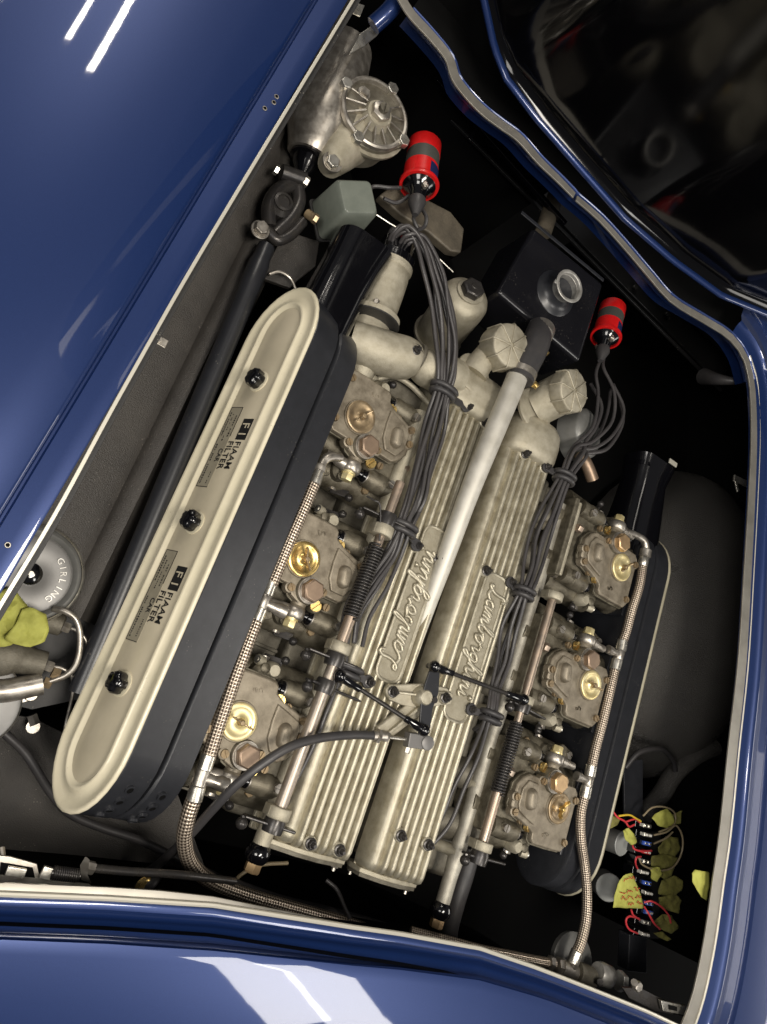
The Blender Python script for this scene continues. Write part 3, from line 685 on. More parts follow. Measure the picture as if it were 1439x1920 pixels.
    # vacuum stub and screw on the casting at the far end
    mb = MB(); mb.lathe(v(44, 98, -58), Z, [(0, 15), (22, 14), (28, 10)], 16); mb.lathe(v(22, 106, -44), (X*-1+Z*.4), [(0, 9), (14, 9)], 14); mb.build('vent_stub', M['aluflat'], t)
    mb = MB(); mb.lathe(v(10, 106, -38), (X*-1+Z*.4), [(0, 7), (3, 7)], 12); mb.cyl(v(9, 106, -37.6), v(6, 106, -36.4), 3, n=8); mb.build('stub_screw', M['bright'], t)
    # cover screws
    for a, b in ((-44, 60), (-2, -54), (60, -38), (120, 8), (114, 36), (-46, -26)):
        mb = MB(); mb.lathe(v(a, b, -14), Z, [(0, 11), (13, 10), (14, 8.5)], 14); mb.build('screw_lug', M['carb'], t)
        SC('cover_screw', v(a, b, 0), Z, 7, M['brassold'], t, 5)
    # fuel inlet
    mb = MB(); mb.lathe(v(30, -66, -14), -Y, [(0, 15), (10, 14), (14, 17)], 18); mb.build('inlet_neck', M['carb'], t)
    mb = MB(); mb.lathe(v(28, -80, -14), -Y, [(0, 17), (4, 20), (16, 20), (20, 17)], 22); mb.lathe(v(28, -90, -14), -X, [(0, 13), (28, 11), (36, 8.5), (58, 8)], 16); mb.build('fuel_banjo', M['steel'], t)
    mb = MB(); mb.lathe(v(28, -100, -14), -Y, [(0, 13), (4, 13)], 16); mb.hexa(v(28, -104, -14), -Y, 11.5, 13, .5); mb.build('banjo_bolt', M['brasspale'], t)
    return t
base = carb_kit()
def kids(o): return [k for k in bpy.data.objects if k.parent == o]
def copy_all(root):
    r = root.copy(); COL.objects.link(r); r.parent = None
    for ch in kids(root):
        c = ch.copy(); COL.objects.link(c); c.parent = r
        for g in kids(ch): d = g.copy(); COL.objects.link(d); d.parent = c
    return r
def setmat(root, nm, m):
    for c in kids(root):
        if c.name.split('.')[0] == nm: c.material_slots[0].link = 'OBJECT'; c.material_slots[0].material = m
CARBS = [('L', (670, 780), 'left bank carburettor nearest the distributor, with a dull brown disc', '5', 'brassold', 'hex', 55),
 ('L', (568, 1048), 'middle carburettor of the left bank, golden disc behind the braided hose', '5', 'brass', 'hex', -60),
 ('L', (449, 1353), 'left bank carburettor nearest the bottom, pale shiny brass disc, crossed by the throttle cable', '3', 'brasspale', 'hex', -12),
 ('R', (1160, 1062), 'right bank carburettor nearest the top, golden hexagon plug and brass disc', '5', 'brasspale', 'brassplug', 50),
 ('R', (1104, 1283), 'middle carburettor of the right bank, brown hexagon plug and pale brass disc', '5', 'brasspale', 'hex', -10),
 ('R', (1042, 1513), 'right bank carburettor nearest the bottom, dull brown disc with brass wing nut', '3', 'brassold', 'brassplug', 70)]
M['brassplug'] = mat('worn_brass_plug', (.62, .44, .24), .4, .8, c2=(.48, .32, .18), nscale=70)
for i, (sd, px, lab, num, dm, hm, wa) in enumerate(CARBS):
    r = base if i == 0 else copy_all(base)
    p = T(px[0], px[1], 4); p.x = -116 if sd == 'L' else 597
    r.location = p*S; r.rotation_euler = (0, R_(5 if sd == 'L' else -5), 0 if sd == 'L' else math.pi)
    if sd == 'R': r.rotation_euler = (0, R_(-5), math.pi)
    r['label'] = lab
    setmat(r, 'inspection_disc', M[dm]); setmat(r, 'hexagon_plug', M[hm])
    for c in kids(r):
        if c.name.startswith('wing_nut'):
            c.rotation_euler = (0, 0, R_(wa))
            if i == 5: c.material_slots[0].link = 'OBJECT'; c.material_slots[0].material = M['brass']
    WL[r.name] = Vector((0, 0, 0))
    nm = text_mb(num, 22, Vector((0, 0, 0)), Vector((.85, .5, 0)) if 0 else Vector((.34, -.94, 0)) , Vector((.94, .34, 0)), 1.6).build('casting_numeral', M['carb'], r, smooth=False, offset=Vector((8, 62, 0)))
    nm.location = Vector((12, 56, 0.6))*S
base.update_tag()
# ================================================================ throttle gear
def P3(l): return [T(*q) for q in l]
def helix(p0, p1, R, r, turns, per=14, n=6):
    d = (p1-p0); L = d.length; d.normalize(); u, v = perp(d)
    return [p0+d*(L*i/(turns*per))+(u*math.cos(2*math.pi*i/per)+v*math.sin(2*math.pi*i/per))*R for i in range(turns*per+1)]
def clampblock(p, d, m, parent, w=34, t=20):
    mb = MB(); mb.lathe(p-d*t/2, d, [(0, 19), (2, 20.5), (t-2, 20.5), (t, 19)], 22); mb.box(p+Z*-6, 40, t-2, 26); mb.build('bearing_block', m, parent, bevel=1.5)
def lever(p, parent, L=-1, tilt=0):
    "black blade hanging across the shaft"
    a = p+Vector((-52, 0, -8)) if L < 0 else p+Vector((-34, 0, 4)); b = p+Vector((36, 0, 6)) if L < 0 else p+Vector((86, 0, -34))
    mb = MB(); mb.bar(a, b, 5, 24, up=Z); mb.build('lever_blade', M['blackmetal'], parent, bevel=2)
    mb = MB(); mb.lathe(p-Y*12, Y, [(0, 17), (14, 19), (24, 17)], 18); mb.build('lever_hub', M['blackmetal'], parent)
    mb = MB(); mb.sph(a-Y*12+Z*2, 10, 12); mb.cyl(a-Y*12, a, 5, n=8); mb.build('lever_ball', M['blackmetal'], parent)
def shaft(lab, x, z, spans, group):
    t = thing('throttle_shaft', lab, 'throttle shaft', Vector((x, (spans[0][0]+spans[-1][1])/2, z)), group)
    for a, b, kind, r in spans:
        pa, pb = Vector((x, a, z)), Vector((x, b, z))
        if kind == 'rod': mb = MB(); mb.cyl(pa, pb, r, n=18); mb.build('shaft_rod', M['copper'], t)
        elif kind == 'steel': mb = MB(); mb.cyl(pa, pb, r, n=18); mb.build('shaft_rod', M['steelrod'], t)
        elif kind == 'spring':
            mb = MB(); mb.cyl(pa, pb, r*.55, n=12); mb.build('spring_core', M['blackmatt'], t)
            mb = MB(); mb.tube(helix(pa, pb, r-2.2, 2.3, int(abs(b-a)/5.6)), 2.3, 6, 0); mb.build('return_spring', M['blackmetal'], t, ang=90)
        elif kind == 'block': clampblock((pa+pb)/2, Y, M['aluflat'], t, t=abs(a-b))
        elif kind == 'lever': lever(pa, t, r)
    return t
shaft('left throttle shaft with a black coil spring beside the middle carburettor', 1, 22,
    [(60, -30, 'rod', 9), (-18, -22, 'lever', -1), (-30, -52, 'block', 0), (-52, -74, 'rod', 9), (-70, -212, 'spring', 15.5), (-205, -262, 'rod', 10.5), (-256, -276, 'block', 0), (-288, 0, 'lever', -1), (-276, -330, 'steel', 10), (-336, 0, 'lever', 0) , (-330, -545, 'steel', 11), (-540, -560, 'block', 0), (-570, 0, 'lever', -1)], 'throttle shafts beside the cam covers')
shaft('right throttle shaft, coppery rod with a black coil spring near its lower end', 436, 6,
    [(20, 2, 'block', 0), (2, -190, 'rod', 9), (-205, -222, 'block', 0), (-228, 0, 'lever', 1), (-262, -402, 'spring', 15.5), (-190, -262, 'rod', 8), (-398, -498, 'rod', 10), (-492, -510, 'block', 0), (-522, 0, 'lever', 1)], 'throttle shafts beside the cam covers')
# long thin wire clip by the upper left lever
w = thing('return_spring_wire', 'thin bent black wire hooked over the left throttle lever', 'wire', T(712, 940, 30))
mb = MB(); mb.tube(P3([(688, 930, 30), (702, 938, 34), (712, 944, 34), (714, 970, 34), (712, 1015, 32)]), 1.8, 6, 5); mb.build('bent_wire', M['blackmetal'], w)
# ball jointed links
def link(p0, p1, lab):
    t = thing('throttle_link_rod', lab, 'link rod', p0, 'ball jointed throttle link rods'); d = (p1-p0).normalized()
    mb = MB(); mb.cyl(p0, p1, 4.2, n=10); mb.build('rod', M['blackmetal'], t)
    for p, s in ((p0, 1), (p1, -1)):
        mb = MB(); mb.sph(p, 11.5, 14); mb.lathe(p, d*s, [(6, 8), (26, 8), (29, 6.5), (44, 6.5), (46, 4.5)], 12); mb.build('ball_socket', M['blackgloss'], t)
        mb = MB(); mb.cyl(p-Z*22, p-Z*4, 5, n=10); mb.build('ball_stud', M['blackmetal'], t)
link(T(638, 1268, 36), T(795, 1369, 46), 'black link rod running from the left throttle shaft to the central crank')
link(T(815, 1250, 46), T(982, 1312, 30), 'black link rod running from the central crank to the right throttle shaft')
# bracket and crank
br = thing('crank_bracket', 'cast aluminium bracket bolted across both cam covers under the black crank plate', 'bracket', T(770, 1320, 0))
mb = MB(); a, b, c = T(737, 1297, 10), T(805, 1302, 20), T(838, 1307, 8)
mb.prism([p+Z*3 for p in P3([(722, 1290, 10), (730, 1283, 10), (748, 1283, 12), (800, 1281, 16), (838, 1290, 12), (850, 1302, 8), (845, 1322, 8), (825, 1322, 10), (790, 1330, 14), (752, 1322, 12), (728, 1312, 10)])], Z*-10); mb.build('bracket_plate', M['aluflat'], br, bevel=3)
mb = MB(); mb.bar(T(738, 1297, 18), T(795, 1304, 24), 5, 10); mb.bar(T(845, 1300, 14), T(800, 1296, 22), 5, 8); mb.build('bracket_web', M['alu'], br, bevel=2)
mb = MB(); mb.bar(T(790, 1318, 6), T(712, 1378, 14), 34, 12); mb.build('cable_arm', M['aluflat'], br, bevel=4)
mb = MB(); mb.bar(T(797, 1316, 14), T(718, 1382, 21), 6, 14); mb.build('arm_web', M['alu'], br, bevel=2)
mb = MB(); p = T(790, 1306, 16); mb.lathe(p, Z, [(0, 20), (14, 18), (20, 12)], 20); mb.build('pivot_boss', M['alu'], br)
for x, y in ((737, 1297), (835, 1308)):
    nut_stud(T(x, y, 18), br, 1.0)
nut_stud(T(693, 1279, 10), cL)
cr = thing('bell_crank', 'flat black crank plate standing over the central bracket between both link rods', 'crank', T(800, 1310, 30))
mb = MB(); mb.prism([p for p in P3([(806, 1258, 34), (816, 1251, 34), (826, 1258, 34), (823, 1300, 34), (812, 1330, 34), (808, 1366, 34), (797, 1373, 34), (787, 1364, 34), (790, 1320, 34), (797, 1285, 34)])], Z*-5); mb.build('crank_plate', M['black'], cr, bevel=1.5)
mb = MB(); p = T(803, 1310, 14); mb.cyl(p, p+Z*24, 6, n=12); mb.build('pivot_pin', M['blackmetal'], cr)
mb = MB(); p = T(777, 1387, 30); mb.bar(T(762, 1386, 30), T(790, 1390, 30), 26, 20); mb.build('cable_clevis', M['bootgrey'], cr, bevel=2)
mb = MB(); p = T(792, 1390, 22); mb.lathe(p, Z, [(0, 13), (20, 13), (21, 11)], 16); mb.build('clevis_pin', M['bootgrey'], cr)
mb = MB(); p = T(766, 1400, 22); mb.hexa(p, -Y, 6, 12); mb.build('pinch_screw', M['bright'], cr)
cb = thing('throttle_cable', 'thick black sheathed cable curving from the central bracket over the lowest left carburettor', 'cable', T(700, 1378, 30))
mb = MB(); mb.tube(P3([(702, 1379, 24), (660, 1378, 36), (600, 1384, 52), (545, 1400, 62), (490, 1434, 62), (440, 1475, 50), (395, 1522, 20), (350, 1572, -30), (300, 1618, -100), (255, 1650, -170)]), 7.6, 10, 6); mb.build('cable_sheath', M['rubber'], cb)
mb = MB(); mb.cyl(T(700, 1379, 24), T(724, 1380, 26), 9, n=14); mb.hexa(T(706, 1379, 24), X, 13, 7); mb.hexa(T(722, 1380, 25), X, 10, 7); mb.build('adjuster', M['steel'], cb)
mb = MB(); mb.cyl(T(722, 1381, 26), T(762, 1386, 30), 3, n=8); mb.build('inner_wire', M['bright'], cb)

hsd = thing('heat_shield', 'dull aluminium shield plate in the gaps beneath the left carburettors', 'shield', Vector((-90, -150, -150)))
mb = MB(); mb.box(Vector((-80, -150, -150)), 190, 860, 6)
for y in range(-540, 260, 48): mb.box(Vector((-80, y, -145)), 186, 7, 8)
mb.build('shield_plate', M['alud'], hsd, bevel=1.5)
# ---- water rails along the inlet ports
def rail(lab, x, z, y0, y1, pipe_r, caps, bulges):
    t = thing('water_rail', lab, 'coolant pipe', Vector((x, (y0+y1)/2, z)), 'water rails beside the cam covers')
    ys = sorted([y0, y1]+bulges, reverse=True); pts = []; rr = []
    n = 40
    for k in range(n+1):
        y = y0+(y1-y0)*k/n; b = max([math.exp(-((y-q)/26)**2) for q in bulges]+[0])
        pts.append(Vector((x+b*4, y, z-b*5))); rr.append(pipe_r*(1+.22*b))
    mb = MB(); mb.tube(pts, rr, 18, 0); mb.build('rail_pipe', M['raildull'] if x > 200 else M['aluflat'], t)
    for q in bulges:
        mb = MB(); mb.tube([Vector((x, q, z)), Vector((x+(18 if x < 200 else -18), q, z-30)), Vector((x+(34 if x < 200 else -40), q, z-60))], [pipe_r*.9, pipe_r*.8, pipe_r*.8], 14, 4); mb.build('rail_branch', M['aluflat'], t)
    p = Vector((x, y1, z)); mb = MB(); mb.lathe(p+Y*14, -Y, [(0, pipe_r+1), (4, pipe_r+4), (12, pipe_r+7), (22, pipe_r+6), (30, pipe_r)], 20); mb.build('rubber_cap', M['blackgloss'], t)
    mb = MB(); mb.hexa(p-Y*14, -Y, pipe_r*.95, 18, .2); mb.build('hexagon_end_plug', M['brassplug'] if 'brassplug' in M else M['brass'], t)
    return t
rail('left water rail, cast pipe ending in a black rubber cap and coppery hexagon plug', 16, -30, 235, -625, 15, None, [190, 45, -105, -240, -390, -520])
rail('right water rail, silver pipe ending in a black rubber cap and coppery hexagon plug', 418, -36, 225, -635, 14, None, [170, 40, -110, -255, -400, -530])
# inlet stubs from the heads to the carburettors
for s, x0, x1, nm in ((1, 30, 62, 'left'), (-1, 380, 450, 'right')):
    t = thing('inlet_manifold', 'row of short cast inlet stubs feeding the %s bank carburettors' % nm, 'manifold', Vector((x0, -150, -80)), 'inlet stubs')
    for y in (192, 94, -95, -196, -386, -486):
        mb = MB(); a = Vector((55 if s > 0 else 432, y, -62)); b = Vector((100 if s > 0 else 345, y, -120))
        mb.tube([a+X*(-25*s), a, (a+b)/2+Z*8, b], [30, 30, 32, 34], 16, 4); mb.build('inlet_stub', M['alud'], t)

# ================================================================ fuel hoses
def hose_run(pts, r, name, parent): mb = MB(); mb.tube(pts, r, 20, 8); return mb.build(name, M['braid'], parent, ang=80)
def ferrule(a, b, r, parent, m='bright', nm='ferrule'):
    d = (b-a); L = d.length; mb = MB(); mb.lathe(a, d, [(0, r*.9), (1.5, r), (L-1.5, r), (L, r*.9)], 24); mb.build(nm, M[m], parent)
fl = thing('braided_fuel_hose', 'thick braided fuel hose running down beside the left air filter to the bottom edge', 'fuel hose', T(480, 1150, 8), 'braided fuel hoses')
HL = -150
def hp(x, y, h): return T(x, y, h)
mb = MB(); mb.tube(P3([(640, 858, 4), (618, 857, 8), (606, 866, 8), (599, 880, 8)]), [8, 9, 9, 11], 14, 5); mb.build('elbow', M['steel'], fl)
ferrule(hp(600, 872, 8), hp(596, 884, 8), 14, fl, 'steel', 'hex_collar'); ferrule(hp(597, 882, 8), hp(588, 908, 8), 12.5, fl)
hose_run([hp(589, 905, 8), hp(568, 955, 11), hp(548, 1000, 12), hp(527, 1050, 11), hp(508, 1096, 8)], 12.2, 'braid', fl)
ferrule(hp(509, 1090, 8), hp(499, 1116, 8), 12.5, fl)
ferrule(hp(499, 1114, 8), hp(488, 1142, 8), 11.5, fl, 'steel', 'tee_body'); ferrule(hp(489, 1140, 8), hp(479, 1165, 8), 12.5, fl)
mb = MB(); mb.lathe(hp(493, 1130, 8), X, [(0, 10), (22, 9), (30, 12), (44, 12)], 16); mb.build('tee_branch', M['steel'], fl)
hose_run([hp(480, 1162, 8), hp(462, 1210, 12), hp(440, 1270, 14), hp(420, 1330, 12), hp(402, 1385, 8), hp(391, 1420, 6)], 12.4, 'braid', fl)
ferrule(hp(392, 1414, 6), hp(382, 1444, 6), 13, fl)
ferrule(hp(382, 1442, 6), hp(372, 1474, 6), 12, fl, 'steel', 'tee_body'); ferrule(hp(372, 1472, 6), hp(364, 1502, 4), 13, fl)
mb = MB(); mb.lathe(hp(378, 1458, 6), X, [(0, 11), (24, 9), (32, 12), (46, 12)], 16); mb.build('tee_branch', M['steel'], fl)
hose_run([hp(364, 1498, 4), hp(352, 1535, -4), hp(346, 1575, -20), hp(358, 1618, -40), hp(395, 1652, -60), hp(450, 1675, -75), hp(520, 1696, -85), hp(600, 1718, -95), hp(680, 1742, -100), hp(760, 1775, -110)], 12.6, 'braid', fl)
frh = thing('braided_fuel_hose', 'slimmer braided fuel hose hanging along the right carburettors down to the corner fitting', 'fuel hose', T(1150, 1250, 0), 'braided fuel hoses')
mb = MB(); mb.tube(P3([(1176, 998, -8), (1192, 1003, -6), (1208, 1014, -4), (1212, 1032, -4)]), [8, 8, 8.5, 9], 14, 5); mb.build('elbow', M['steel'], frh)
ferrule(hp(1212, 1030, -4), hp(1209, 1044, -4), 13.5, frh, 'steel', 'hex_collar'); ferrule(hp(1209, 1042, -4), hp(1205, 1062, -4), 11.5, frh)
hose_run([hp(1206, 1058, -4), hp(1199, 1100, 2), hp(1185, 1145, 2), hp(1176, 1180, -2), hp(1168, 1204, -4)], 10.4, 'braid', frh)
ferrule(hp(1168, 1200, -4), hp(1164, 1220, -4), 12, frh); ferrule(hp(1164, 1218, -4), hp(1158, 1238, -4), 11, frh, 'steel', 'tee_body'); ferrule(hp(1158, 1236, -4), hp(1153, 1256, -4), 12, frh)
mb = MB(); mb.lathe(hp(1161, 1228, -4), -X, [(0, 9), (18, 8), (24, 10), (36, 10)], 14); mb.build('tee_branch', M['steel'], frh)
hose_run([hp(1154, 1252, -4), hp(1143, 1300, 2), hp(1130, 1355, 2), hp(1118, 1400, -2), hp(1110, 1438, -4)], 10.4, 'braid', frh)
ferrule(hp(1110, 1434, -4), hp(1106, 1456, -4), 12, frh); ferrule(hp(1106, 1454, -4), hp(1101, 1476, -4), 11, frh, 'steel', 'tee_body'); ferrule(hp(1101, 1474, -4), hp(1096, 1496, -4), 12, frh)
mb = MB(); mb.lathe(hp(1103, 1464, -4), -X, [(0, 9), (18, 8), (24, 10), (36, 10)], 14); mb.build('tee_branch', M['steel'], frh)
hose_run([hp(1096, 1492, -4), hp(1089, 1530, 0), hp(1090, 1575, 0), hp(1097, 1625, -6), hp(1101, 1675, -4), hp(1099, 1725, 6), hp(1090, 1765, 16), hp(1082, 1785, 20)], 10.4, 'braid', frh)
ferrule(hp(1083, 1782, 20), hp(1074, 1806, 18), 12, frh)
# corner union
un = thing('fuel_union', 'cluster of grey metal fuel unions in the bottom right corner below the braided hose', 'fuel union', T(1120, 1830, 10))
mb = MB(); mb.tube(P3([(1078, 1800, 18), (1068, 1815, 12), (1062, 1822, 10)]), 12, 14, 3); mb.cyl(T(1050, 1812, 10), T(1112, 1838, 10), 16, n=18); mb.build('union_body', M['steel'], un)
mb = MB(); mb.cyl(T(1080, 1822, 14), T(1108, 1834, 14), 21, n=22); mb.build('knurled_sleeve', M['alud'], un, bevel=2)
mb = MB(); mb.lathe(T(1120, 1822, 20), T(1166, 1842, 20)-T(1120, 1822, 20), [(0, 19), (8, 22), (36, 21), (40, 18)], 20); mb.hexa(T(1158, 1838, 20), X, 20, 16, .3); mb.build('cap_nut', M['neck'], un, bevel=1)
mb = MB(); mb.hexa(T(1052, 1811, 10), X*-1, 15, 12); mb.hexa(T(1036, 1806, 8), X*-1, 13, 10); mb.build('hexagon_nut', M['steel'], un)
mb = MB(); mb.cyl(T(1126, 1842, 30), T(1126, 1842, 50), 7, n=6); mb.build('bleed_screw', M['blackmetal'], un)
hose2 = thing('braided_feed_hose', 'braided hose coming from the left under the front edge to the corner unions', 'fuel hose', T(960, 1790, -60))
hose_run(P3([(1040, 1807, 6), (1000, 1800, 2), (950, 1790, -4), (900, 1780, -14), (840, 1764, -34), (770, 1746, -60)]), 9, 'braid', hose2)
# ================================================================ ignition leads
def bundle(name_label, stations, offs, keep, group, ends):
    for i, (ox, oz) in enumerate(offs):
        n = keep[i]; pts = []
        for k, (x, y, h, sq) in enumerate(stations[:n]):
            p = T(x, y, h); j = Vector((random.uniform(-6, 6), 0, random.uniform(-4, 5)))*(1 if sq > .7 else .2)
            pts.append(p+Vector((ox*sq, 0, oz*sq))+j)
        if i in ends: pts += [T(*q) for q in ends[i]]
        t = thing('spark_plug_lead', name_label[i], 'ignition lead', pts[0], group)
        mb = MB(); mb.tube(pts, random.choice((4.0, 4.4, 4.7)), 8, 6); mb.build('lead_cable', M['lead'], t, ang=90)
stL = [(742, 470, 10, .9), (752, 446, 34, .9), (778, 440, 46, 1), (803, 468, 50, 1), (820, 520, 48, 1.1), (832, 580, 44, 1.1), (840, 640, 40, 1), (838, 695, 34, .8), (832, 735, 28, .65), (816, 800, 16, 1), (797, 875, 14, 1), (777, 940, 16, .8), (759, 990, 24, .6), (738, 1040, 12, .9), (704, 1092, 8, 1), (676, 1150, 8, 1), (662, 1205, 12, .8), (652, 1255, 18, .6), (628, 1330, -5, 1), (598, 1410, -15, 1.1), (566, 1490, -20, 1.2), (548, 1528, -40, 1.2)]
offL = [(-24, -4), (-16, 5), (-8, -6), (0, 4), (8, -5), (16, 4), (24, -4), (4, 12)]
desc = ['outermost', 'second outermost', 'low-lying', 'middle', 'inner', 'second innermost', 'innermost', 'topmost']
bundle(['black left ignition lead, %s strand of the bundle arching from the distributor' % d for d in desc], stL, offL, [22, 22, 18, 17, 17, 12, 17, 12], 'ignition leads of the left bundle',
    {5: [(742, 1010, -30)], 7: [(750, 1000, -20)], 2: [(630, 1300, -30)]})
stR = [(1085, 848, 24, 1), (1060, 895, 24, .65), (1034, 955, 16, 1), (1012, 1010, 12, 1), (999, 1062, 16, .9), (984, 1112, 24, .6), (962, 1180, 6, 1), (947, 1240, 4, 1), (936, 1295, 10, .8), (922, 1345, 18, .6), (897, 1420, -10, 1), (872, 1480, -18, 1), (846, 1545, -20, 1), (812, 1592, -30, 1)]
offR = [(-20, -3), (-12, 5), (-4, -5), (4, 4), (12, -4), (20, 3)]
heads = [[(1129, 668, -16), (1118, 700, 0), (1122, 740, 10), (1112, 800, 20)], [(1133, 668, -18), (1132, 690, 0), (1152, 735, 20), (1148, 790, 26), (1112, 828, 24)], [(1150, 720, -10), (1170, 770, 10), (1150, 815, 20), (1115, 840, 22)],
    [(1108, 720, -20), (1128, 760, 6), (1118, 800, 18), (1098, 830, 22)], [(1160, 740, -40), (1168, 790, -10), (1140, 840, 6), (1100, 850, 14)], [(1145, 730, -50), (1140, 770, -20), (1125, 810, 0), (1098, 846, 14)]]
for i, (ox, oz) in enumerate(offR):
    n = [14, 14, 10, 6, 10, 6][i]
    pts = [T(*q) for q in heads[i]]
    for (x, y, h, sq) in stR[:n]: pts.append(T(x, y, h)+Vector((ox*sq, 0, oz*sq))+Vector((random.uniform(-7, 7), 0, random.uniform(-3, 5)))*(sq > .7))
    if n < 14: pts.append(pts[-1]+Vector((10, -30, -50)))
    t = thing('spark_plug_lead', 'black right ignition lead, %s strand of the bundle looping down from the second coil' % desc[i], 'ignition lead', pts[0], 'ignition leads of the right bundle')
    mb = MB(); mb.tube(pts, random.choice((4.0, 4.4, 4.7)), 8, 6); mb.build('lead_cable', M['lead'], t, ang=90)
def grommet(x, y, h, lab, sx, tab=None, yaw=0):
    p = T(x, y, h); t = thing('lead_grommet', lab, 'grommet', p, 'rubber grommets round the ignition leads')
    for dy, k in ((7, 1), (-6, .92)):
        pts = [p+Vector((sx*k*math.cos(a), dy+math.sin(R_(yaw))*sx*math.cos(a), 17*math.sin(a)-3)) for a in [2*math.pi*j/20 for j in range(21)]]
        mb = MB(); mb.tube(pts, 6.0, 8, 0); mb.build('rubber_ring', M['rubber'], t, ang=90)
    mb = MB(); mb.lathe(p-Y*5, Y, [(0, 10), (8, 10)], 12)
    if tab: mb = MB(); q = T(*tab); mb.bar(p+Vector((sx*.8*(1 if q.x > p.x else -1), 0, -8)), q, 14, 5); mb.lathe(q-Z*4, Z, [(0, 12), (6, 12)], 16); mb.build('grommet_tab', M['rubber'], t, bevel=1)
    else: mb.bm.free()
grommet(833, 734, 26, 'rubber grommet around the left leads just below the front casting', 27, (874, 762, 8))
grommet(758, 992, 22, 'rubber grommet around the left leads beside the top of the left script', 25, (781, 1022, 8))
grommet(652, 1258, 18, 'rubber grommet around the left leads beside the foot of the left script', 27, (690, 1278, 10))
grommet(1060, 896, 22, 'rubber grommet around the right leads nearest the filler caps', 24, (1026, 876, 8))
grommet(984, 1113, 22, 'rubber grommet around the right leads beside the top of the right script', 22, (958, 1092, 8))
grommet(922, 1345, 18, 'rubber grommet around the right leads beside the foot of the right script', 22, (884, 1330, 8))

# ================================================================ upper engine parts
# distributor
p0, p1 = T(702, 592, -6), T(738, 486, -2); d = (p1-p0).normalized()
ds = thing('distributor', 'aluminium distributor body with black cap from which the ignition leads arch', 'distributor', p0)
mb = MB(); mb.lathe(p0-d*10, d, [(0, 52), (10, 52), (12, 46), (18, 44), (24, 41), (60, 42), (100, 42), (112, 40), (116, 44), (124, 44)], 32); mb.build('distributor_body', M['aluflat'], ds)
mb = MB(); mb.lathe(p0-d*14, d, [(0, 54), (3, 54)], 32); mb.build('black_gasket', M['blackmatt'], ds)
mb = MB(); mb.lathe(p0+d*114, d, [(0, 44), (16, 44), (22, 38), (50, 34), (58, 26)], 28); mb.build('distributor_cap', M['blackgloss'], ds)
u, v = perp(d)
for k in range(7):
    a = 2*math.pi*k/7; q = p0+d*165+(u*math.cos(a)+v*math.sin(a))*22
    mb = MB(); mb.lathe(q, d, [(0, 9), (14, 8), (20, 6)], 10); mb.build('cap_tower', M['rubber'], ds)
for k in range(3):
    a = 2*math.pi*k/3+.6; q = p0-d*2+(u*math.cos(a)+v*math.sin(a))*48
    mb = MB(); mb.hexa(q, d, 6, 10); mb.build('flange_bolt', M['steel'], ds)
# front cast housing
fh = thing('thermostat_housing', 'rounded cast housing joining both sides above the top left carburettor, with a square black clamp', 'casting', T(740, 680, -30))
mb = MB(); mb.tube(P3([(655, 640, -20), (690, 652, -10), (730, 665, -8), (762, 672, -8), (775, 676, -10)]), [40, 44, 44, 42, 34], 24, 5); mb.build('cast_elbow', M['aluflat'], fh)
mb = MB(); mb.tube(P3([(690, 610, -30), (690, 650, -24), (676, 690, -30), (664, 730, -50)]), [44, 40, 30, 26], 20, 5); mb.build('cast_branch', M['aluflat'], fh)
mb = MB(); mb.tube(P3([(782, 682, -12), (800, 690, -8), (828, 700, -8), (856, 712, -12)]), [30, 38, 42, 40], 24, 5); mb.build('cast_neck', M['aluflat'], fh)
mb = MB(); q0, q1 = T(774, 676, -12), T(784, 683, -12); mb.lathe(q0, q1-q0, [(0, 38), (5, 40), (9, 38)], 26); mb.build('joint_flange', M['alud'], fh)
mb = MB(); q = T(779, 658, 30); mb.prism([q+Vector((a, b, 0)) for a, b in ((-16, -6), (-6, -17), (8, -15), (17, -3), (15, 9), (5, 17), (-9, 14), (-17, 5))], Z*-5); mb.build('square_clamp', M['blackmetal'], fh, bevel=1)
nut_stud(q+Z*3, fh, .9, False)
mb = MB(); mb.prism(P3([(668, 728, -60), (700, 700, -60), (750, 712, -60), (812, 760, -60), (815, 790, -60), (742, 775, -60), (700, 762, -60)]), Z*-60); mb.build('timing_cover', M['alud'], fh, bevel=6)
mb = MB(); mb.tube(P3([(690, 735, -48), (705, 712, -44), (740, 706, -42), (770, 722, -42), (800, 752, -40), (818, 770, -40)]), 6, 10, 5); mb.build('timing_cover_rim', M['aluflat'], fh)
# canister
p1 = T(882, 548, 10); d = Vector((-.20, .22, .95)).normalized(); p0 = p1-d*156
cn = thing('oil_filter_canister', 'pale aluminium filter canister with large black hexagon nut on its domed end', 'filter', p0)
mb = MB(); mb.lathe(p0, d, [(0, 49), (4, 52), (112, 54), (132, 53), (143, 48), (150, 38), (154, 27), (156, 22)], 40); mb.build('canister_shell', M['aluflat'], cn, ang=60)
L = (p1-p0).length
mb = MB(); mb.lathe(p0+d*155, d, [(0, 30), (3, 30), (4, 26)], 26); mb.build('washer', M['aluflat'], cn)
mb = MB(); mb.hexa(p0+d*159, d, 25, 17, .5); mb.lathe(p0+d*175, d, [(0, 8), (3, 7)], 12); mb.build('hexagon_nut', M['blackmetal'], cn, bevel=1.5)
mb = MB(); mb.lathe(p0-d*46, d, [(0, 40), (40, 44), (46, 58), (52, 58)], 30); mb.build('filter_base', M['alud'], cn)
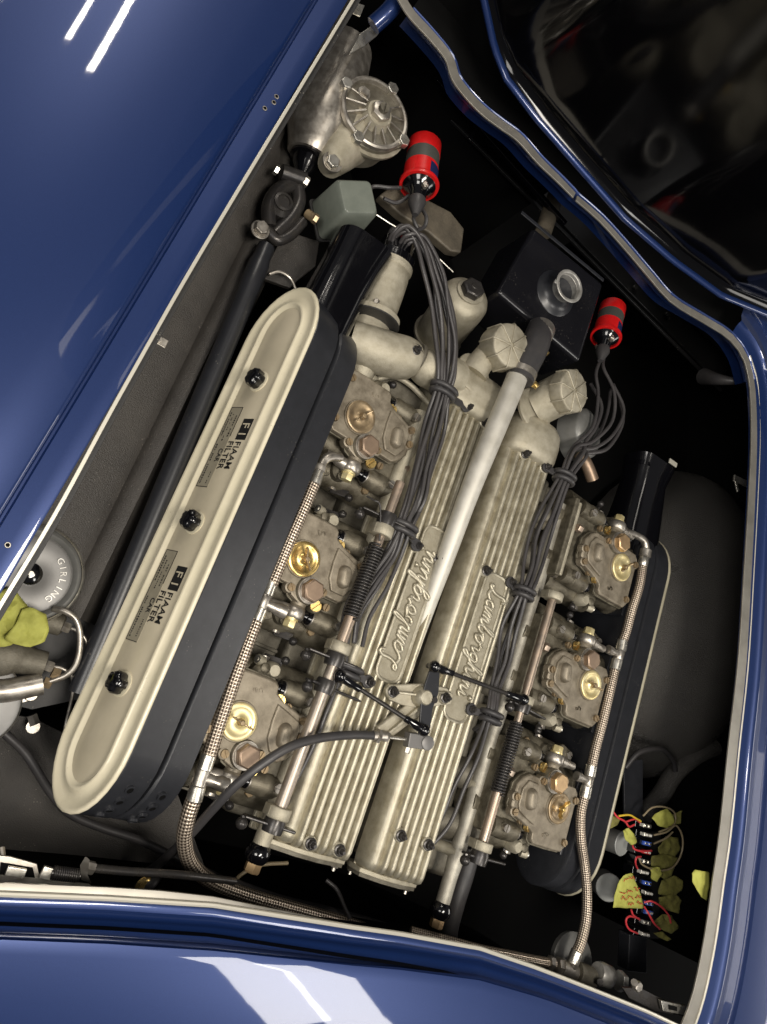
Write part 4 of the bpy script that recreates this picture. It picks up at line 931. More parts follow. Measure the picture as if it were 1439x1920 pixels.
# expansion tank
et = thing('header_tank', 'black painted sheet metal tank with an open grey filler neck on its top', 'tank', T(1035, 545, -60))
mb = MB(); mb.prism([T(x, y, 30) for x, y in ((1002, 424), (1134, 532), (1089, 680), (933, 548))], Z*-130); mb.build('tank_body', M['tankblack'], et, bevel=11, seg=4)
mb = MB(); mb.bar(T(978, 398, 24), T(1132, 526, 24), 8, 3); mb.build('folded_seam', M['black'], et, bevel=1)
q = T(1042, 550, 30)
mb = MB(); mb.lathe(q, Z, [(0, 52), (2, 50), (5, 42), (12, 34), (22, 30)], 30); mb.build('neck_collar', M['black'], et)
mb = MB(); mb.lathe(q+Z*14, Z, [(0, 27), (22, 28), (25, 35), (30, 36.5), (31, 35), (31, 30), (30, 29), (6, 28.5), (5, 21), (-8, 20)], 34, cap=(False, True)); nk = mb.build('filler_neck', M['neck'], et, ang=50)
mb = MB(); mb.cyl(q+Z*6.2, q+Z*6.8, 20, n=20); mb.build('neck_opening', M['void'], et)
mb = MB(); mb.box(q+Vector((-32, -12, 42)), 14, 8, 4); mb.build('neck_lug', M['neck'], et, bevel=1)
# filler caps
def fcap(c, r, hgt, label, axis=Z):
    t = thing('oil_filler_cap', label, 'filler cap', c, 'ribbed cast filler caps')
    u, v = perp(axis); mb = MB(); n = 64; lo = []
    for z, k in ((0, 1.02), (3, 1.04), (hgt-5, 1.0), (hgt-1, .97), (hgt, .93)):
        lo.append([c+axis*z+(u*math.cos(2*math.pi*j/n)+v*math.sin(2*math.pi*j/n))*r*k*(1-.02*(abs(math.sin(math.pi*j*8/n)))) for j in range(n)])
    mb.loft(lo); mb.build('cap_body', M['aluflat'], t, ang=50)
    for k in range(8):
        a = 2*math.pi*k/8+.2; dd = u*math.cos(a)+v*math.sin(a)
        mb = MB(); mb.tube([c+axis*1+dd*(r*1.03), c+axis*(hgt-3)+dd*(r*1.02), c+axis*(hgt+.6)+dd*(r*.93), c+axis*(hgt+1)+dd*(r*.1)], 2.0, 7, 0); mb.build('cap_rib', M['aluflat'], t, ang=70)
    mb = MB(); mb.lathe(c-axis*8, axis, [(0, r*.8), (8, r*.8)], 26); mb.build('cap_seal', M['blackmatt'], t)
    return t
fcap(T(932, 656, 24), 46, 46, 'ribbed round oil filler cap nearest the black hose elbow', Vector((.06, -.06, 1)).normalized())
np_ = thing('filler_neck_pipe', 'short bent cast neck rising from the left cam cover to the round filler cap', 'filler neck', T(900, 690, 0))
mb = MB(); mb.tube([T(888, 700, 8), T(900, 682, 14), T(915, 665, 16), T(926, 655, 26)], [30, 27, 27, 30], 20, 5); mb.build('neck_casting', M['aluflat'], np_)
mb = MB(); mb.lathe(T(886, 702, 4), Vector((.1, .2, 1)), [(0, 44), (5, 44), (7, 41)], 30); mb.build('neck_flange', M['aluflat'], np_)
fcap(T(1056, 736, 34), 47, 30, 'ribbed oil filler cap on a fat round neck above the right cam cover', Vector((.2, .0, .98)).normalized())
np2 = thing('filler_neck_pipe', 'fat cylindrical cast neck under the right filler cap', 'filler neck', T(1010, 760, 0))
mb = MB(); mb.lathe(T(1005, 762, -20), T(1056, 736, 30)-T(1005, 762, -20), [(0, 46), (10, 45), (74, 45), (76, 42)], 34); mb.build('neck_casting', M['aluflat'], np2)
mb = MB(); mb.lathe(T(1000, 770, -6), Vector((.1, .2, 1)), [(0, 50), (6, 50), (8, 46)], 30); mb.build('neck_flange', M['aluflat'], np2)
gd = thing('grey_cover', 'grey domed metal cover partly hidden behind the right filler neck', 'cover', T(1080, 800, -20))
mb = MB(); mb.lathe(T(1066, 818, -60), Vector((.35, .15, 1)), [(0, 58), (44, 58), (50, 56), (58, 44), (62, 16)], 36); mb.build('domed_shell', M['cangrey'], gd)
mb = MB(); mb.tube(P3([(1085, 850, -20), (1100, 870, -10), (1112, 900, -10)]), 14, 12, 4); mb.build('brown_stub', M['hex'], gd)
# hose elbow and long alloy pipe
wp = thing('water_pipe', 'long tapering silver water pipe lying between the two cam covers', 'water pipe', T(870, 950, 20))
mb = MB(); mb.tube(P3([(975, 692, 50), (964, 722, 50), (925, 815, 44), (880, 925, 32), (838, 1040, 12), (795, 1155, -18), (765, 1240, -50)]), [22, 22, 21.5, 20, 18, 16, 15], 28, 6); mb.build('pipe_tube', M['pipe'], wp)
mb = MB(); mb.tube(P3([(766, 1236, -50), (758, 1256, -56)]), 17, 20, 0); mb.tube(P3([(762, 1245, -54), (744, 1296, -66)]), 12.5, 16, 0); mb.build('pipe_end', M['pipe'], wp)
he = thing('rubber_hose_elbow', 'black rubber hose elbow clamped to the top of the silver water pipe', 'hose', T(1000, 640, 50))
mb = MB(); mb.tube(P3([(1012, 612, 40), (1008, 634, 52), (1000, 656, 54), (985, 685, 52), (974, 712, 50)]), [24, 29, 30, 30, 29.5], 26, 6); mb.build('hose', M['rubber'], he)
for a, b, r in (((1016, 616, 40), (1011, 628, 46), 29.5), ((981, 694, 51), (976, 706, 50), 31.5)):
    ferrule(T(*a), T(*b), r, he, 'steel', 'hose_clamp')
for x, y, h in ((1022, 660, 30), (1003, 721, 40)):
    mb = MB(); q = T(x, y, h); mb.lathe(q, X*.6+Y*-.4+Z*.3, [(0, 6.5), (8, 6.5)], 12); mb.box(q-X*7, 14, 12, 8); mb.build('clamp_screw', M['brass'], he)
# ================================================================ coils
def coil(p0, p1, r, lab):
    d = (p1-p0).normalized(); L = (p1-p0).length
    t = thing('ignition_coil', lab, 'ignition coil', p0, 'red ignition coils'); u, v = perp(d)
    mb = MB(); mb.lathe(p0, d, [(0, r*1.14), (5, r*1.18), (9, r*1.14), (10, r*1.0), (L*.42, r)], 34); mb.build('red_base', M['red'], t, ang=50)
    mb = MB(); mb.lathe(p0+d*L*.42, d, [(0, r*.985), (L*.28, r*.985)], 34); mb.build('grey_band', M['greyband'], t)
    mb = MB(); mb.lathe(p0+d*L*.70, d, [(0, r), (L*.27, r), (L*.3, r*.93)], 34); mb.build('red_end', M['red'], t, ang=50)
    mb = MB(); lo = []
    for z in (14, L*.36): lo.append([p0+d*z+(u*math.cos(a)+v*math.sin(a))*(r*1.012) for a in [math.atan2(X.dot(v)*.6+Z.dot(v)*.6, X.dot(u)*.6+Z.dot(u)*.6)+R_(k*8-44) for k in range(12)]])
    mb.loft(lo, close=False); mb.build('blue_label', M['bluelabel'], t)
    mb = MB(); mb.lathe(p0+d*4, -d, [(0, r*1.0), (6, r*.96), (12, r*.7), (24, r*.5), (44, r*.42), (50, r*.3)], 26); mb.build('black_cap', M['blackgloss'], t, ang=50)
    mb = MB(); mb.lathe(p0-d*34, -d, [(0, r*.5), (10, r*.52), (24, r*.36), (40, 6)], 20); mb.build('rubber_boot', M['rubber'], t)
    for s in (-1, 1):
        mb = MB(); mb.cyl(p0-d*6+u*r*.66*s, p0-d*22+u*r*.66*s, 4, n=8); mb.hexa(p0-d*12+u*r*.66*s, -d, 7, 6); mb.build('terminal', M['steel'], t)
    return t
coil(T(786, 350, 10), T(797, 270, -10), 35, 'red ignition coil with grey band, nearer the steering box')
coil(T(1136, 634, 0), T(1150, 575, -20), 31, 'red ignition coil with grey band, behind the black tank')
cw_ = thing('coil_lead', 'thin black leads hanging from the first red coil', 'cable', T(780, 400, 0))
for pp in (((792, 392, 0), (800, 408, 6), (796, 425, 0), (782, 432, 4)), ((782, 390, 0), (776, 410, 2), (784, 430, 0)), ((752, 352, -10), (730, 352, -10), (700, 350, -20), (690, 365, -20)), ((770, 365, 0), (745, 380, -10), (720, 372, -10))):
    mb = MB(); mb.tube(P3(pp), 4, 8, 6); mb.build('lead_strand', M['rubber'], cw_)
# ================================================================ relay box
rb = thing('relay_box', 'grey green plastic relay cover with rounded edges beside the steering box', 'relay', T(650, 400, 0))
c = T(655, 386, 0); fr = (Vector((.80, .6, 0)), Vector((-.6, .80, 0)), Z)
mb = MB(); lo = []
for z, w, h in ((-62, 88, 80), (30, 78, 70), (38, 68, 60)): lo.append(rrect(c+Z*z, fr[0], fr[1], w, h, .14))
mb.loft(lo); mb.build('relay_cover', M['boxgrey'], rb, bevel=2)
mb = MB(); mb.loft([rrect(c+Z*-68, fr[0], fr[1], 96, 86, .1), rrect(c+Z*-63, fr[0], fr[1], 96, 86, .1)]); mb.build('relay_base', M['blackmatt'], rb)
# ================================================================ steering box
sb = thing('steering_box', 'grey cast steering box with a ribbed round cover and hexagon bolts', 'steering box', T(690, 230, -60))
pc = T(697, 220, 6)
mb = MB(); mb.tube([T(648, 92, -50), T(628, 150, -50), T(600, 225, -46), T(586, 268, -46), T(578, 292, -50)], [56, 64, 64, 50, 42], 26, 5); mb.build('gear_housing', M['steel'], sb)
mb = MB(); mb.lathe(pc-Z*100, Z, [(0, 50), (30, 66), (80, 72), (86, 80), (92, 82), (98, 82)], 36); mb.build('box_body', M['aluflat'], sb)
mb = MB(); mb.tube([T(660, 250, -40), T(632, 292, -20), T(618, 312, -10)], [60, 36, 24], 20, 4); mb.build('mounting_ear', M['aluflat'], sb)
mb = MB(); mb.lathe(T(622, 306, 2), Z, [(0, 20), (5, 20)], 20); mb.build('ear_pad', M['steel'], sb); mb = MB(); mb.hexa(T(622, 306, 7), Z, 14, 12, .2); mb.build('mounting_bolt', M['bright'], sb, bevel=1)
lo = []; n = 72
def lob(z, k): return [pc+Z*z+Vector((math.cos(a), math.sin(a), 0))*(74*k+6*max(0, math.cos(4*a+.6))**3) for a in [2*math.pi*j/n for j in range(n)]]
mb = MB(); mb.loft([lob(-1, 1), lob(7, 1.0), lob(9, .96)]); mb.build('cover_plate', M['alud'], sb)
mb = MB(); mb.lathe(pc+Z*8, Z, [(0, 74), (9, 73), (11, 69), (10, 65), (0, 63)], 44, cap=(False, False)); mb.build('cover_rim', M['steel'], sb)
for k in range(11):
    a = math.pi*.95+1.35*math.pi*k/10; dd = Vector((math.cos(a), math.sin(a), 0))
    mb = MB(); mb.prism([pc+dd*24-Z*-8, pc+dd*24+Z*24, pc+dd*68+Z*15, pc+dd*68+Z*8], dd.cross(Z)*3.4); mb.build('cover_rib', M['steel'], sb, bevel=.7)
mb = MB(); q = pc+Vector((6, -3, 8)); mb.lathe(q, Z, [(0, 34), (8, 30), (18, 26)], 28); mb.build('hub_boss', M['aluflat'], sb)
mb = MB(); mb.hexa(q+Z*18, Z, 21, 12, .3); mb.build('lock_nut', M['steel'], sb, bevel=1)
SC('adjusting_screw', q+Z*29, Z, 10, M['alud'], sb, 10)
mb = MB(); q = pc+Vector((-36, 18, 8)); mb.lathe(q, Z, [(0, 15), (12, 13)], 18); mb.box(q+Z*14, 14, 14, 8); mb.build('filler_plug', M['steel'], sb)
for k in range(4):
    a = .5*math.pi*k-.15; q = pc+Vector((math.cos(a), math.sin(a), 0))*74
    mb = MB(); mb.hexa(q+Z*7, Z, 13, 15, k); mb.build('cover_bolt', M['bright'], sb, bevel=.8)
mb = MB(); mb.lathe(T(655, 268, -6), Z*1+X*.2-Y*.3, [(0, 20), (4, 20), (5, 17)], 24); mb.build('blanking_disc', M['alud'], sb)
# joint and steering shaft
uj = thing('steering_joint', 'blackened universal joint with clamp bolts under the steering box', 'universal joint', T(540, 380, -60))
mb = MB(); a, b = T(578, 292, -50), T(560, 345, -54); mb.lathe(a, b-a, [(0, 34), (8, 34), (10, 27), (24, 24), (40, 14), (66, 13)], 22); mb.build('input_boss', M['blackgloss'], uj)
mb = MB(); a, b = T(528, 322, -40), T(572, 338, -40); mb.cyl(a, b, 15, n=16); mb.build('clamp_yoke', M['blackmetal'], uj)
mb = MB(); mb.hexa(T(522, 321, -40), X*-1, 10, 8); mb.build('clamp_bolt', M['bright'], uj); mb = MB(); mb.hexa(T(570, 338, -36), X, 11, 10); mb.build('clamp_nut', M['steel'], uj)
for pts, w in ((((555, 345, -50), (525, 355, -46), (505, 385, -44), (505, 425, -46)), 14), (((558, 352, -50), (560, 380, -50), (545, 410, -50), (515, 440, -50)), 14), (((500, 430, -48), (520, 450, -46), (545, 440, -46), (568, 415, -50)), 11)):
    mb = MB(); mb.tube(P3(pts), w, 12, 5); mb.build('yoke_arm', M['blackmetal'], uj)
mb = MB(); q = T(532, 378, -30); mb.lathe(q-Z*30, Z, [(0, 26), (20, 26), (28, 18), (32, 18), (33, 13), (30, 12)], 20); mb.build('cross_cap', M['blackmetal'], uj)
mb = MB(); q = T(489, 430, -34); mb.lathe(q-Z*4, Z, [(0, 18), (4, 18)], 20); mb.hexa(q, Z, 14, 12, .2); mb.build('castle_nut', M['steel'], uj, bevel=1)
mb = MB(); mb.cyl(T(576, 400, -30), T(590, 410, -20), 9, n=12); mb.hexa(T(588, 408, -22), X, 10, 9); mb.build('side_bolt', M['brassold'], uj)
ss = thing('steering_shaft', 'long black tubular steering shaft running down beside the left air filter', 'steering shaft', T(330, 880, -60))
pa, pb_ = T(500, 462, -56), T(150, 1300, -64)
d = (pb_-pa).normalized()
mb = MB(); mb.lathe(pa, d, [(0, 16), (30, 17), (40, 20), (90, 20), (100, 19), ((pb_-pa).length, 19)], 24); mb.build('shaft_tube', M['black'], ss)
gp = thing('bracket_plate', 'brownish grey folded mounting plate below the relay box', 'bracket', T(560, 490, -90))
mb = MB(); mb.prism(P3([(520, 462, -100), (560, 440, -100), (600, 452, -100), (592, 500, -100), (560, 525, -100), (545, 540, -100), (490, 520, -100)]), Z*-12); mb.build('plate', M['under'], gp, bevel=2)
mb = MB(); mb.tube(P3([(505, 515, -80), (525, 510, -78), (545, 522, -80), (556, 545, -80)]), 3, 8, 5); mb.build('clip_wire', M['steel'], gp)
bgd = thing('belt_guard', 'dusty brown curved guard plate between the first coil and the lead bundle', 'guard', T(820, 420, -40))
mb = MB(); mb.prism(P3([(712, 366, -40), (730, 352, -40), (760, 356, -40), (800, 372, -40), (846, 396, -40), (872, 428, -40), (866, 474, -40), (846, 470, -40), (806, 436, -40), (752, 402, -40)]), Z*-26); mb.build('guard_plate', M['belt'], bgd, bevel=5, seg=3)
mb = MB(); mb.tube(P3([(690, 392, -30), (730, 418, -30), (790, 455, -30), (850, 510, -36)]), 1.5, 6, 4); mb.build('steel_rod', M['bright'], bgd)
dt = thing('dark_tube', 'short dark brown metal tube behind the black tank', 'tube', T(1030, 395, -60))
mb = MB(); mb.cyl(T(1044, 362, -60), T(1018, 438, -60), 20, n=20); mb.build('tube_wall', M['belt'], dt)
hg = thing('hinge_arm', 'bright bonnet hinge arm at the top edge with a blue painted stay', 'hinge', T(690, 60, 60))
mb = MB(); mb.prism(P3([(655, 102, 40), (676, 62, 40), (712, 38, 40), (728, 36, 40), (708, 66, 40), (684, 86, 40)]), Z*-4); mb.build('hinge_plate', M['bright'], hg, bevel=1)
mb = MB(); mb.tube(P3([(700, 48, 60), (730, 20, 80), (760, -20, 100)]), 17, 14, 4); mb.build('blue_stay', M['blue'], hg)
mb = MB(); mb.prism(P3([(664, 4, 70), (684, 10, 70), (676, 30, 70), (662, 24, 70)]), Z*-3); mb.build('bright_tab', M['bright'], hg)
bh = thing('bulkhead_panel', 'dim black painted bulkhead panel with folded edge lines behind the tank and coils', 'bulkhead', T(980, 330, -150))
M['bulkblack'] = mat('worn_black_paint', (.010, .010, .011), .36, .9, 0, c2=(.014, .014, .014), nscale=40, rvar=.08)
mb = MB()
for o_, w_, h_ in ((0, 90, -150), (58, 8, -120), (-56, 8, -135)):
    a_, b_ = T(860, 190, h_)-Y*o_, T(1360, 700, h_)-Y*o_
    mb.bar(a_, b_, w_, 8)
mb.build('bulkhead_sheet', M['bulkblack'], bh, bevel=1.5)
for x_, y_ in ((905, 262), (960, 318), (1020, 372), (1190, 540), (1250, 590)):
    mb = MB(); mb.hexa(T(x_, y_, -140), Z, 8, 7); mb.build('bulkhead_bolt', M['blackmetal'], bh)
rl = thing('support_rail', 'slim black rail crossing the dark rear of the bay', 'rail', T(890, 230, -40))
mb = MB(); mb.bar(T(820, 150, -40), T(1060, 420, -40), 12, 12); mb.bar(T(895, 236, -30), T(880, 262, -30), 8, 4); mb.build('rail_bar', M['blackgloss'], rl, bevel=1.5)
# ================================================================ lower left: brake gear
sv = thing('brake_servo', 'round grey servo drum with raised lettering, half hidden under the left body edge', 'brake servo', T(58, 1078, -90))
c = T(58, 1076, -60)
mb = MB(); mb.lathe(c-Z*50, Z, [(0, 66), (30, 74), (42, 76), (46, 76), (50, 72), (52, 68), (49, 62), (46, 60)], 56, cap=(True, False)); mb.build('servo_drum', M['cangrey'], sv, ang=40)
mb = MB(); mb.lathe(c-Z*5, Z, [(0, 77.5), (3, 78.5), (6, 77), (8, 74)], 56, cap=(False, False)); mb.build('crimped_rim', M['bright'], sv)
mb = MB(); mb.lathe(c-Z*5, Z, [(0, 62), (2, 60), (3, 57), (4, 20), (3, 18)], 56); fc = mb.build('servo_face', M['canrim'], sv)
M['facegrey'] = mat('grey_servo_paint', (.20, .196, .19), .42, .3, c2=(.16, .157, .15), nscale=25); fc.data.materials[0] = M['facegrey']
mb = MB(); mb.lathe(c-Z*2, Z, [(0, 18), (5, 17), (9, 12), (10, 4)], 26); mb.build('rubber_centre', M['blackgloss'], sv)
mb = MB(); mb.lathe(c+Z*8, Z, [(0, 4), (1.5, 4)], 14); mb.build('centre_pin', M['steel'], sv)
a0 = 48
for ch in 'GIRLING':
    a = R_(a0); er = Vector((math.cos(a), math.sin(a), 0)); et_ = Vector((math.sin(a), -math.cos(a), 0))
    w = {'I': 5, 'G': 11, 'R': 10, 'L': 9, 'N': 10.5}[ch]
    text_mb(ch, 14, c-Z*1.2+er*42-et_*w/2, et_, er, 1.8).build('raised_letter', M['neck'], fc, smooth=False); a0 -= 14 if ch != 'I' else 12
sv2 = thing('brake_servo', 'second drum with a chrome rim, only its edge showing at the left border', 'brake servo', T(-50, 1320, -90))
c2 = T(-52, 1318, -70); mb = MB(); mb.lathe(c2-Z*40, Z, [(0, 60), (34, 66), (38, 66), (40, 60)], 48); mb.build('servo_drum', M['facegrey'], sv2)
mb = MB(); mb.lathe(c2-Z*5, Z, [(0, 67), (3, 68), (6, 66)], 48, cap=(False, False)); mb.build('crimped_rim', M['bright'], sv2)
mc = thing('master_cylinder', 'dull grey brake cylinders with steel pipes beneath the yellow tape tag', 'brake cylinder', T(50, 1260, -80))
mb = MB(); mb.tube(P3([(-40, 1232, -80), (20, 1230, -80), (50, 1238, -80), (84, 1246, -80)]), [34, 30, 22, 20], 20, 5); mb.build('cylinder_casting', M['alud'], mc)
mb = MB(); mb.tube(P3([(-20, 1296, -70), (16, 1294, -70), (80, 1282, -70)]), [17, 18, 17], 18, 4); mb.build('pale_cylinder', M['steel'], mc)
mb = MB(); mb.bar(T(-10, 1322, -80), T(66, 1300, -80), 18, 10); mb.lathe(T(58, 1301, -78), Z, [(0, 11), (8, 11)], 16); mb.build('mounting_lug', M['steel'], mc, bevel=2)
mb = MB(); mb.lathe(T(96, 1166, -80), T(118, 1172, -80)-T(96, 1166, -80), [(-20, 18), (16, 18), (20, 12)], 18); mb.build('side_union', M['alud'], mc)
for x, y, m_ in ((88, 1280, 'brassold'), (92, 1249, 'steel'), (124, 1176, 'steel'), (104, 1262, 'brassold')):
    mb = MB(); q = T(x, y, -72); mb.hexa(q-X*5, X, 9, 12); mb.build('pipe_nut', M[m_], mc)
mb = MB(); mb.cyl(T(60, 1340, -200), T(66, 1358, -200), 9, n=6); mb.lathe(T(62, 1362, -205), Z, [(0, 11), (5, 11)], 14); mb.build('floor_bolt', M['steel'], mc)
for lab, pts, r in (('thick bent steel brake pipe curving round to the pale cylinder', [(100, 1142, -60), (122, 1146, -52), (143, 1162, -50), (151, 1195, -52), (146, 1238, -56), (128, 1264, -62), (92, 1279, -70)], 5),
        ('thin brake pipe running down to the left air filter', [(122, 1175, -76), (143, 1182, -72), (160, 1198, -72), (165, 1225, -76), (160, 1290, -86), (157, 1310, -90)], 2.8),
        ('thin brake pipe running down beside the rounded filter end', [(96, 1249, -74), (118, 1254, -70), (135, 1268, -72), (137, 1300, -80), (126, 1350, -90), (122, 1375, -92), (126, 1396, -100)], 2.8)):
    t = thing('brake_pipe', lab, 'brake pipe', T(*pts[0]), 'steel brake pipes'); mb = MB(); mb.tube(P3(pts), r, 10, 7); mb.build('bent_pipe', M['steel'], t)
def sheetblob(name, px, h, lab, m, cat='tape tag', sag=10, parent=None, seed=1, thick=1.2, crump=5):
    "crumpled piece of tape: a grid over a pixel outline, with folds"
    rnd = random.Random(seed); P = [T(x, y, h) for x, y in px]; c = sum(P, Vector())/len(P); n = 6
    rings = []
    Q = resample(P+[P[0]], 37)[:-1]
    for k in range(n+1):
        f = k/n; l = []
        for j, p in enumerate(Q):
            q = c+(p-c)*max(f, .03); q = q+Z*(crump*mnoise.noise(q*.055+Vector((seed*3.1, 0, 0)))*2.2+crump*.5*mnoise.noise(q*.16)*(1 if k else 0)-sag*f*f); l.append(q)
        rings.append(l)
    mb = MB(); mb.loft(list(reversed(rings)), cap=(False, True))
    o = mb.build(name, M[m], parent, ang=28)
    sd = o.modifiers.new('thickness', 'SOLIDIFY'); sd.thickness = thick*S
    return o
tg = thing('tape_tag', 'bright yellow masking tape tag folded over the servo drum at the left border', 'tape tag', T(40, 1170, -30))
sheetblob('tape_piece', [(-70, 1150), (-20, 1110), (26, 1100), (40, 1120), (58, 1142), (52, 1190), (20, 1212), (-70, 1220)], -36, '', 'tag', seed=2, parent=tg)
sheetblob('tape_piece', [(42, 1143), (58, 1138), (88, 1152), (93, 1182), (84, 1204), (56, 1214), (20, 1206), (6, 1198), (30, 1170)], -26, '', 'tag', seed=5, parent=tg, crump=3, sag=3)
cl = thing('floor_cable', 'black cable sweeping across the dark floor below the left air filter', 'cable', T(200, 1540, -150))
mb = MB(); mb.tube(P3([(-30, 1340, -120), (10, 1376, -122), (50, 1415, -130), (90, 1478, -140), (130, 1524, -150), (190, 1552, -158), (260, 1575, -165), (330, 1608, -180), (420, 1650, -200)]), 7, 12, 6); mb.build('cable_sheath', M['rubber'], cl)
la = thing('bonnet_latch', 'plated bonnet latch bracket with a release cable at the bottom left', 'latch', T(60, 1640, 60))
mb = MB(); mb.prism(P3([(-40, 1600, 60), (20, 1606, 60), (70, 1620, 60), (74, 1640, 60), (100, 1650, 60), (168, 1658, 60), (178, 1668, 60), (60, 1664, 60), (-40, 1652, 60)]), Z*-4); mb.build('latch_plate', M['steel'], la, bevel=1)
mb = MB(); mb.prism(P3([(2, 1618, 64), (62, 1628, 64), (66, 1646, 64), (0, 1640, 64)]), Z*-3); mb.build('latch_slot', M['void'], la)
mb = MB(); mb.bar(T(12, 1632, 68), T(48, 1638, 68), 12, 6); mb.bar(T(78, 1634, 66), T(100, 1640, 66), 16, 8); mb.build('latch_bolt', M['bright'], la, bevel=1)
mb = MB(); mb.cyl(T(96, 1636, 66), T(150, 1642, 66), 7, n=10); mb.tube(helix(T(98, 1636, 66), T(146, 1642, 66), 8, 1.6, 12, 10), 1.6, 5, 0); mb.build('release_spring', M['blackmetal'], la)
mb = MB(); q = T(160, 1624, 60); mb.prism([T(152, 1650, 66), T(150, 1622, 80), T(160, 1606, 92), T(166, 1612, 90), T(162, 1640, 74), T(170, 1656, 62)], X*2.5); mb.build('cable_stop', M['steel'], la, bevel=.6)
mb = MB(); mb.hexa(T(162, 1625, 60), X, 9, 12); mb.build('cable_nut', M['steel'], la); mb = MB(); mb.tube(P3([(176, 1628, 58), (240, 1634, 50), (310, 1638, 40), (370, 1644, 20), (440, 1652, -20)]), 6, 10, 4); mb.build('release_cable', M['blackmetal'], la)
mb = MB(); mb.cyl(T(4, 1590, 40), T(6, 1612, 50), 4, n=8); mb.build('threaded_pin', M['steel'], la)
eb = thing('brass_elbow', 'small brass elbow fitting in the dark below the left carburettors', 'fitting', T(270, 1660, -80))
mb = MB(); mb.tube(P3([(262, 1676, -90), (268, 1664, -80), (282, 1656, -76), (296, 1640, -90)]), [13, 13, 11, 9], 12, 4); mb.build('elbow_body', M['rubber'], eb)
mb = MB(); mb.lathe(T(268, 1662, -72), Z+X*.4, [(0, 15), (3, 17), (5, 15), (6, 9)], 16); mb.build('brass_ring', M['brass'], eb)
for lab, pts, r, m_ in (('thick black hose running under the front edge below the covers', [(430, 1656, -130), (520, 1688, -130), (620, 1712, -130), (720, 1740, -130), (800, 1770, -130)], 11, 'rubber'),
        ('thin tan pipe bending up behind the left water rail', [(430, 1668, -150), (452, 1640, -140), (490, 1622, -140), (540, 1618, -140)], 3.5, 'tanwire'),
        ('thin black wire dropping from the right end of the left cam cover', [(612, 1650, -130), (632, 1668, -120), (646, 1700, -100), (656, 1722, -90)], 4, 'lead'),
        ('thick black coolant hose descending beside the right water rail', [(885, 1590, -90), (872, 1640, -95), (856, 1690, -100), (842, 1745, -110), (838, 1800, -120)], 19, 'rubber')):
    t = thing('under_bonnet_hose', lab, 'hose', T(*pts[0]), 'hoses at the front of the bay'); mb = MB(); mb.tube(P3(pts), r, 12, 6); mb.build('hose_wall', M[m_], t)

# ================================================================ right side: fuse rack
fb = thing('fuse_rack', 'stack of black fuse holders with silver and blue blade fuses', 'fuse rack', T(1212, 1640, -120))
fx = Vector((.8, -.6, 0)).normalized()
tops = [(1213, 1545), (1214, 1562), (1213, 1578), (1212, 1594), (1212, 1612), (1208, 1632), (1213, 1652), (1216, 1671), (1217, 1690), (1216, 1707), (1212, 1726), (1210, 1748)]
cols = ['bright', 'bright', 'fuseblue', 'red', 'bright', 'bright', 'fuseblue', 'bright', 'fuseblue', 'fuseblue', 'neck', 'bright']
for i, (x, y) in enumerate(tops):
    p = T(x-6, y+2, -96); e = (T(x+14, y+3, -96)-T(x-14, y-3, -96)).normalized(); f2 = Z.cross(e)
    mb = MB(); mb.box(p-Z*16, 52, 17, 30, (e, f2, Z)); mb.build('fuse_holder', M['blackgloss'], fb, bevel=1.5)
    q = p+e*8+Z*2
    mb = MB(); mb.box(q, 26, 9, 7, (e, f2, Z)); mb.build('fuse_body', M[cols[i]], fb, bevel=1)
    mb = MB(); mb.box(q+Z*4-e*6, 8, 5, 3, (e, f2, Z)); mb.box(q+Z*4+e*7, 8, 5, 3, (e, f2, Z)); mb.build('fuse_contact', M['white' if i % 2 else 'bright'], fb, bevel=.6)
for x0, y0, x1, y1, h in ((1188, 1400, 1186, 1545, -150), (1212, 1735, 1194, 1830, -120)):
    pass
bk = thing('rack_bracket', 'upright black strap bracket above and below the fuse rack', 'bracket', T(1190, 1500, -150))
mb = MB(); mb.prism(P3([(1170, 1428, -150), (1206, 1424, -150), (1206, 1545, -150), (1172, 1545, -150)]), Z*-6); mb.build('upper_strap', M['black'], bk, bevel=1)
mb = MB(); mb.prism(P3([(1181, 1752, -110), (1214, 1754, -110), (1214, 1826, -110), (1178, 1822, -110)]), Z*-34); mb.build('lower_block', M['black'], bk, bevel=3)
mb = MB(); mb.prism(P3([(1180, 1560, -140), (1240, 1560, -140), (1236, 1760, -140), (1180, 1760, -140)]), Z*-6); mb.build('backing_strap', M['blackmatt'], bk)
def can(c, ax, r, L, lab):
    t = thing('relay_can', lab, 'relay can', c, 'grey relay cans'); ax = ax.normalized()
    mb = MB(); mb.lathe(c-ax*L, ax, [(0, r), (L-4, r), (L, r*.97)], 32); mb.build('can_wall', M['cangrey'], t)
    mb = MB(); mb.lathe(c-ax*2, ax, [(0, r), (3, r*1.03), (4.5, r*.98), (3.6, r*.92), (3.6, r*.4)], 32); mb.build('can_face', M['canrim'], t)
can(T(1166, 1582, -120), Z+X*.15, 27, 50, 'upper grey round relay can beside the fuse rack, its pale face outward')
can(T(1142, 1664, -120), Z-X*.5-Y*.1, 30, 46, 'lower grey round relay can, partly covered by the written yellow tag')
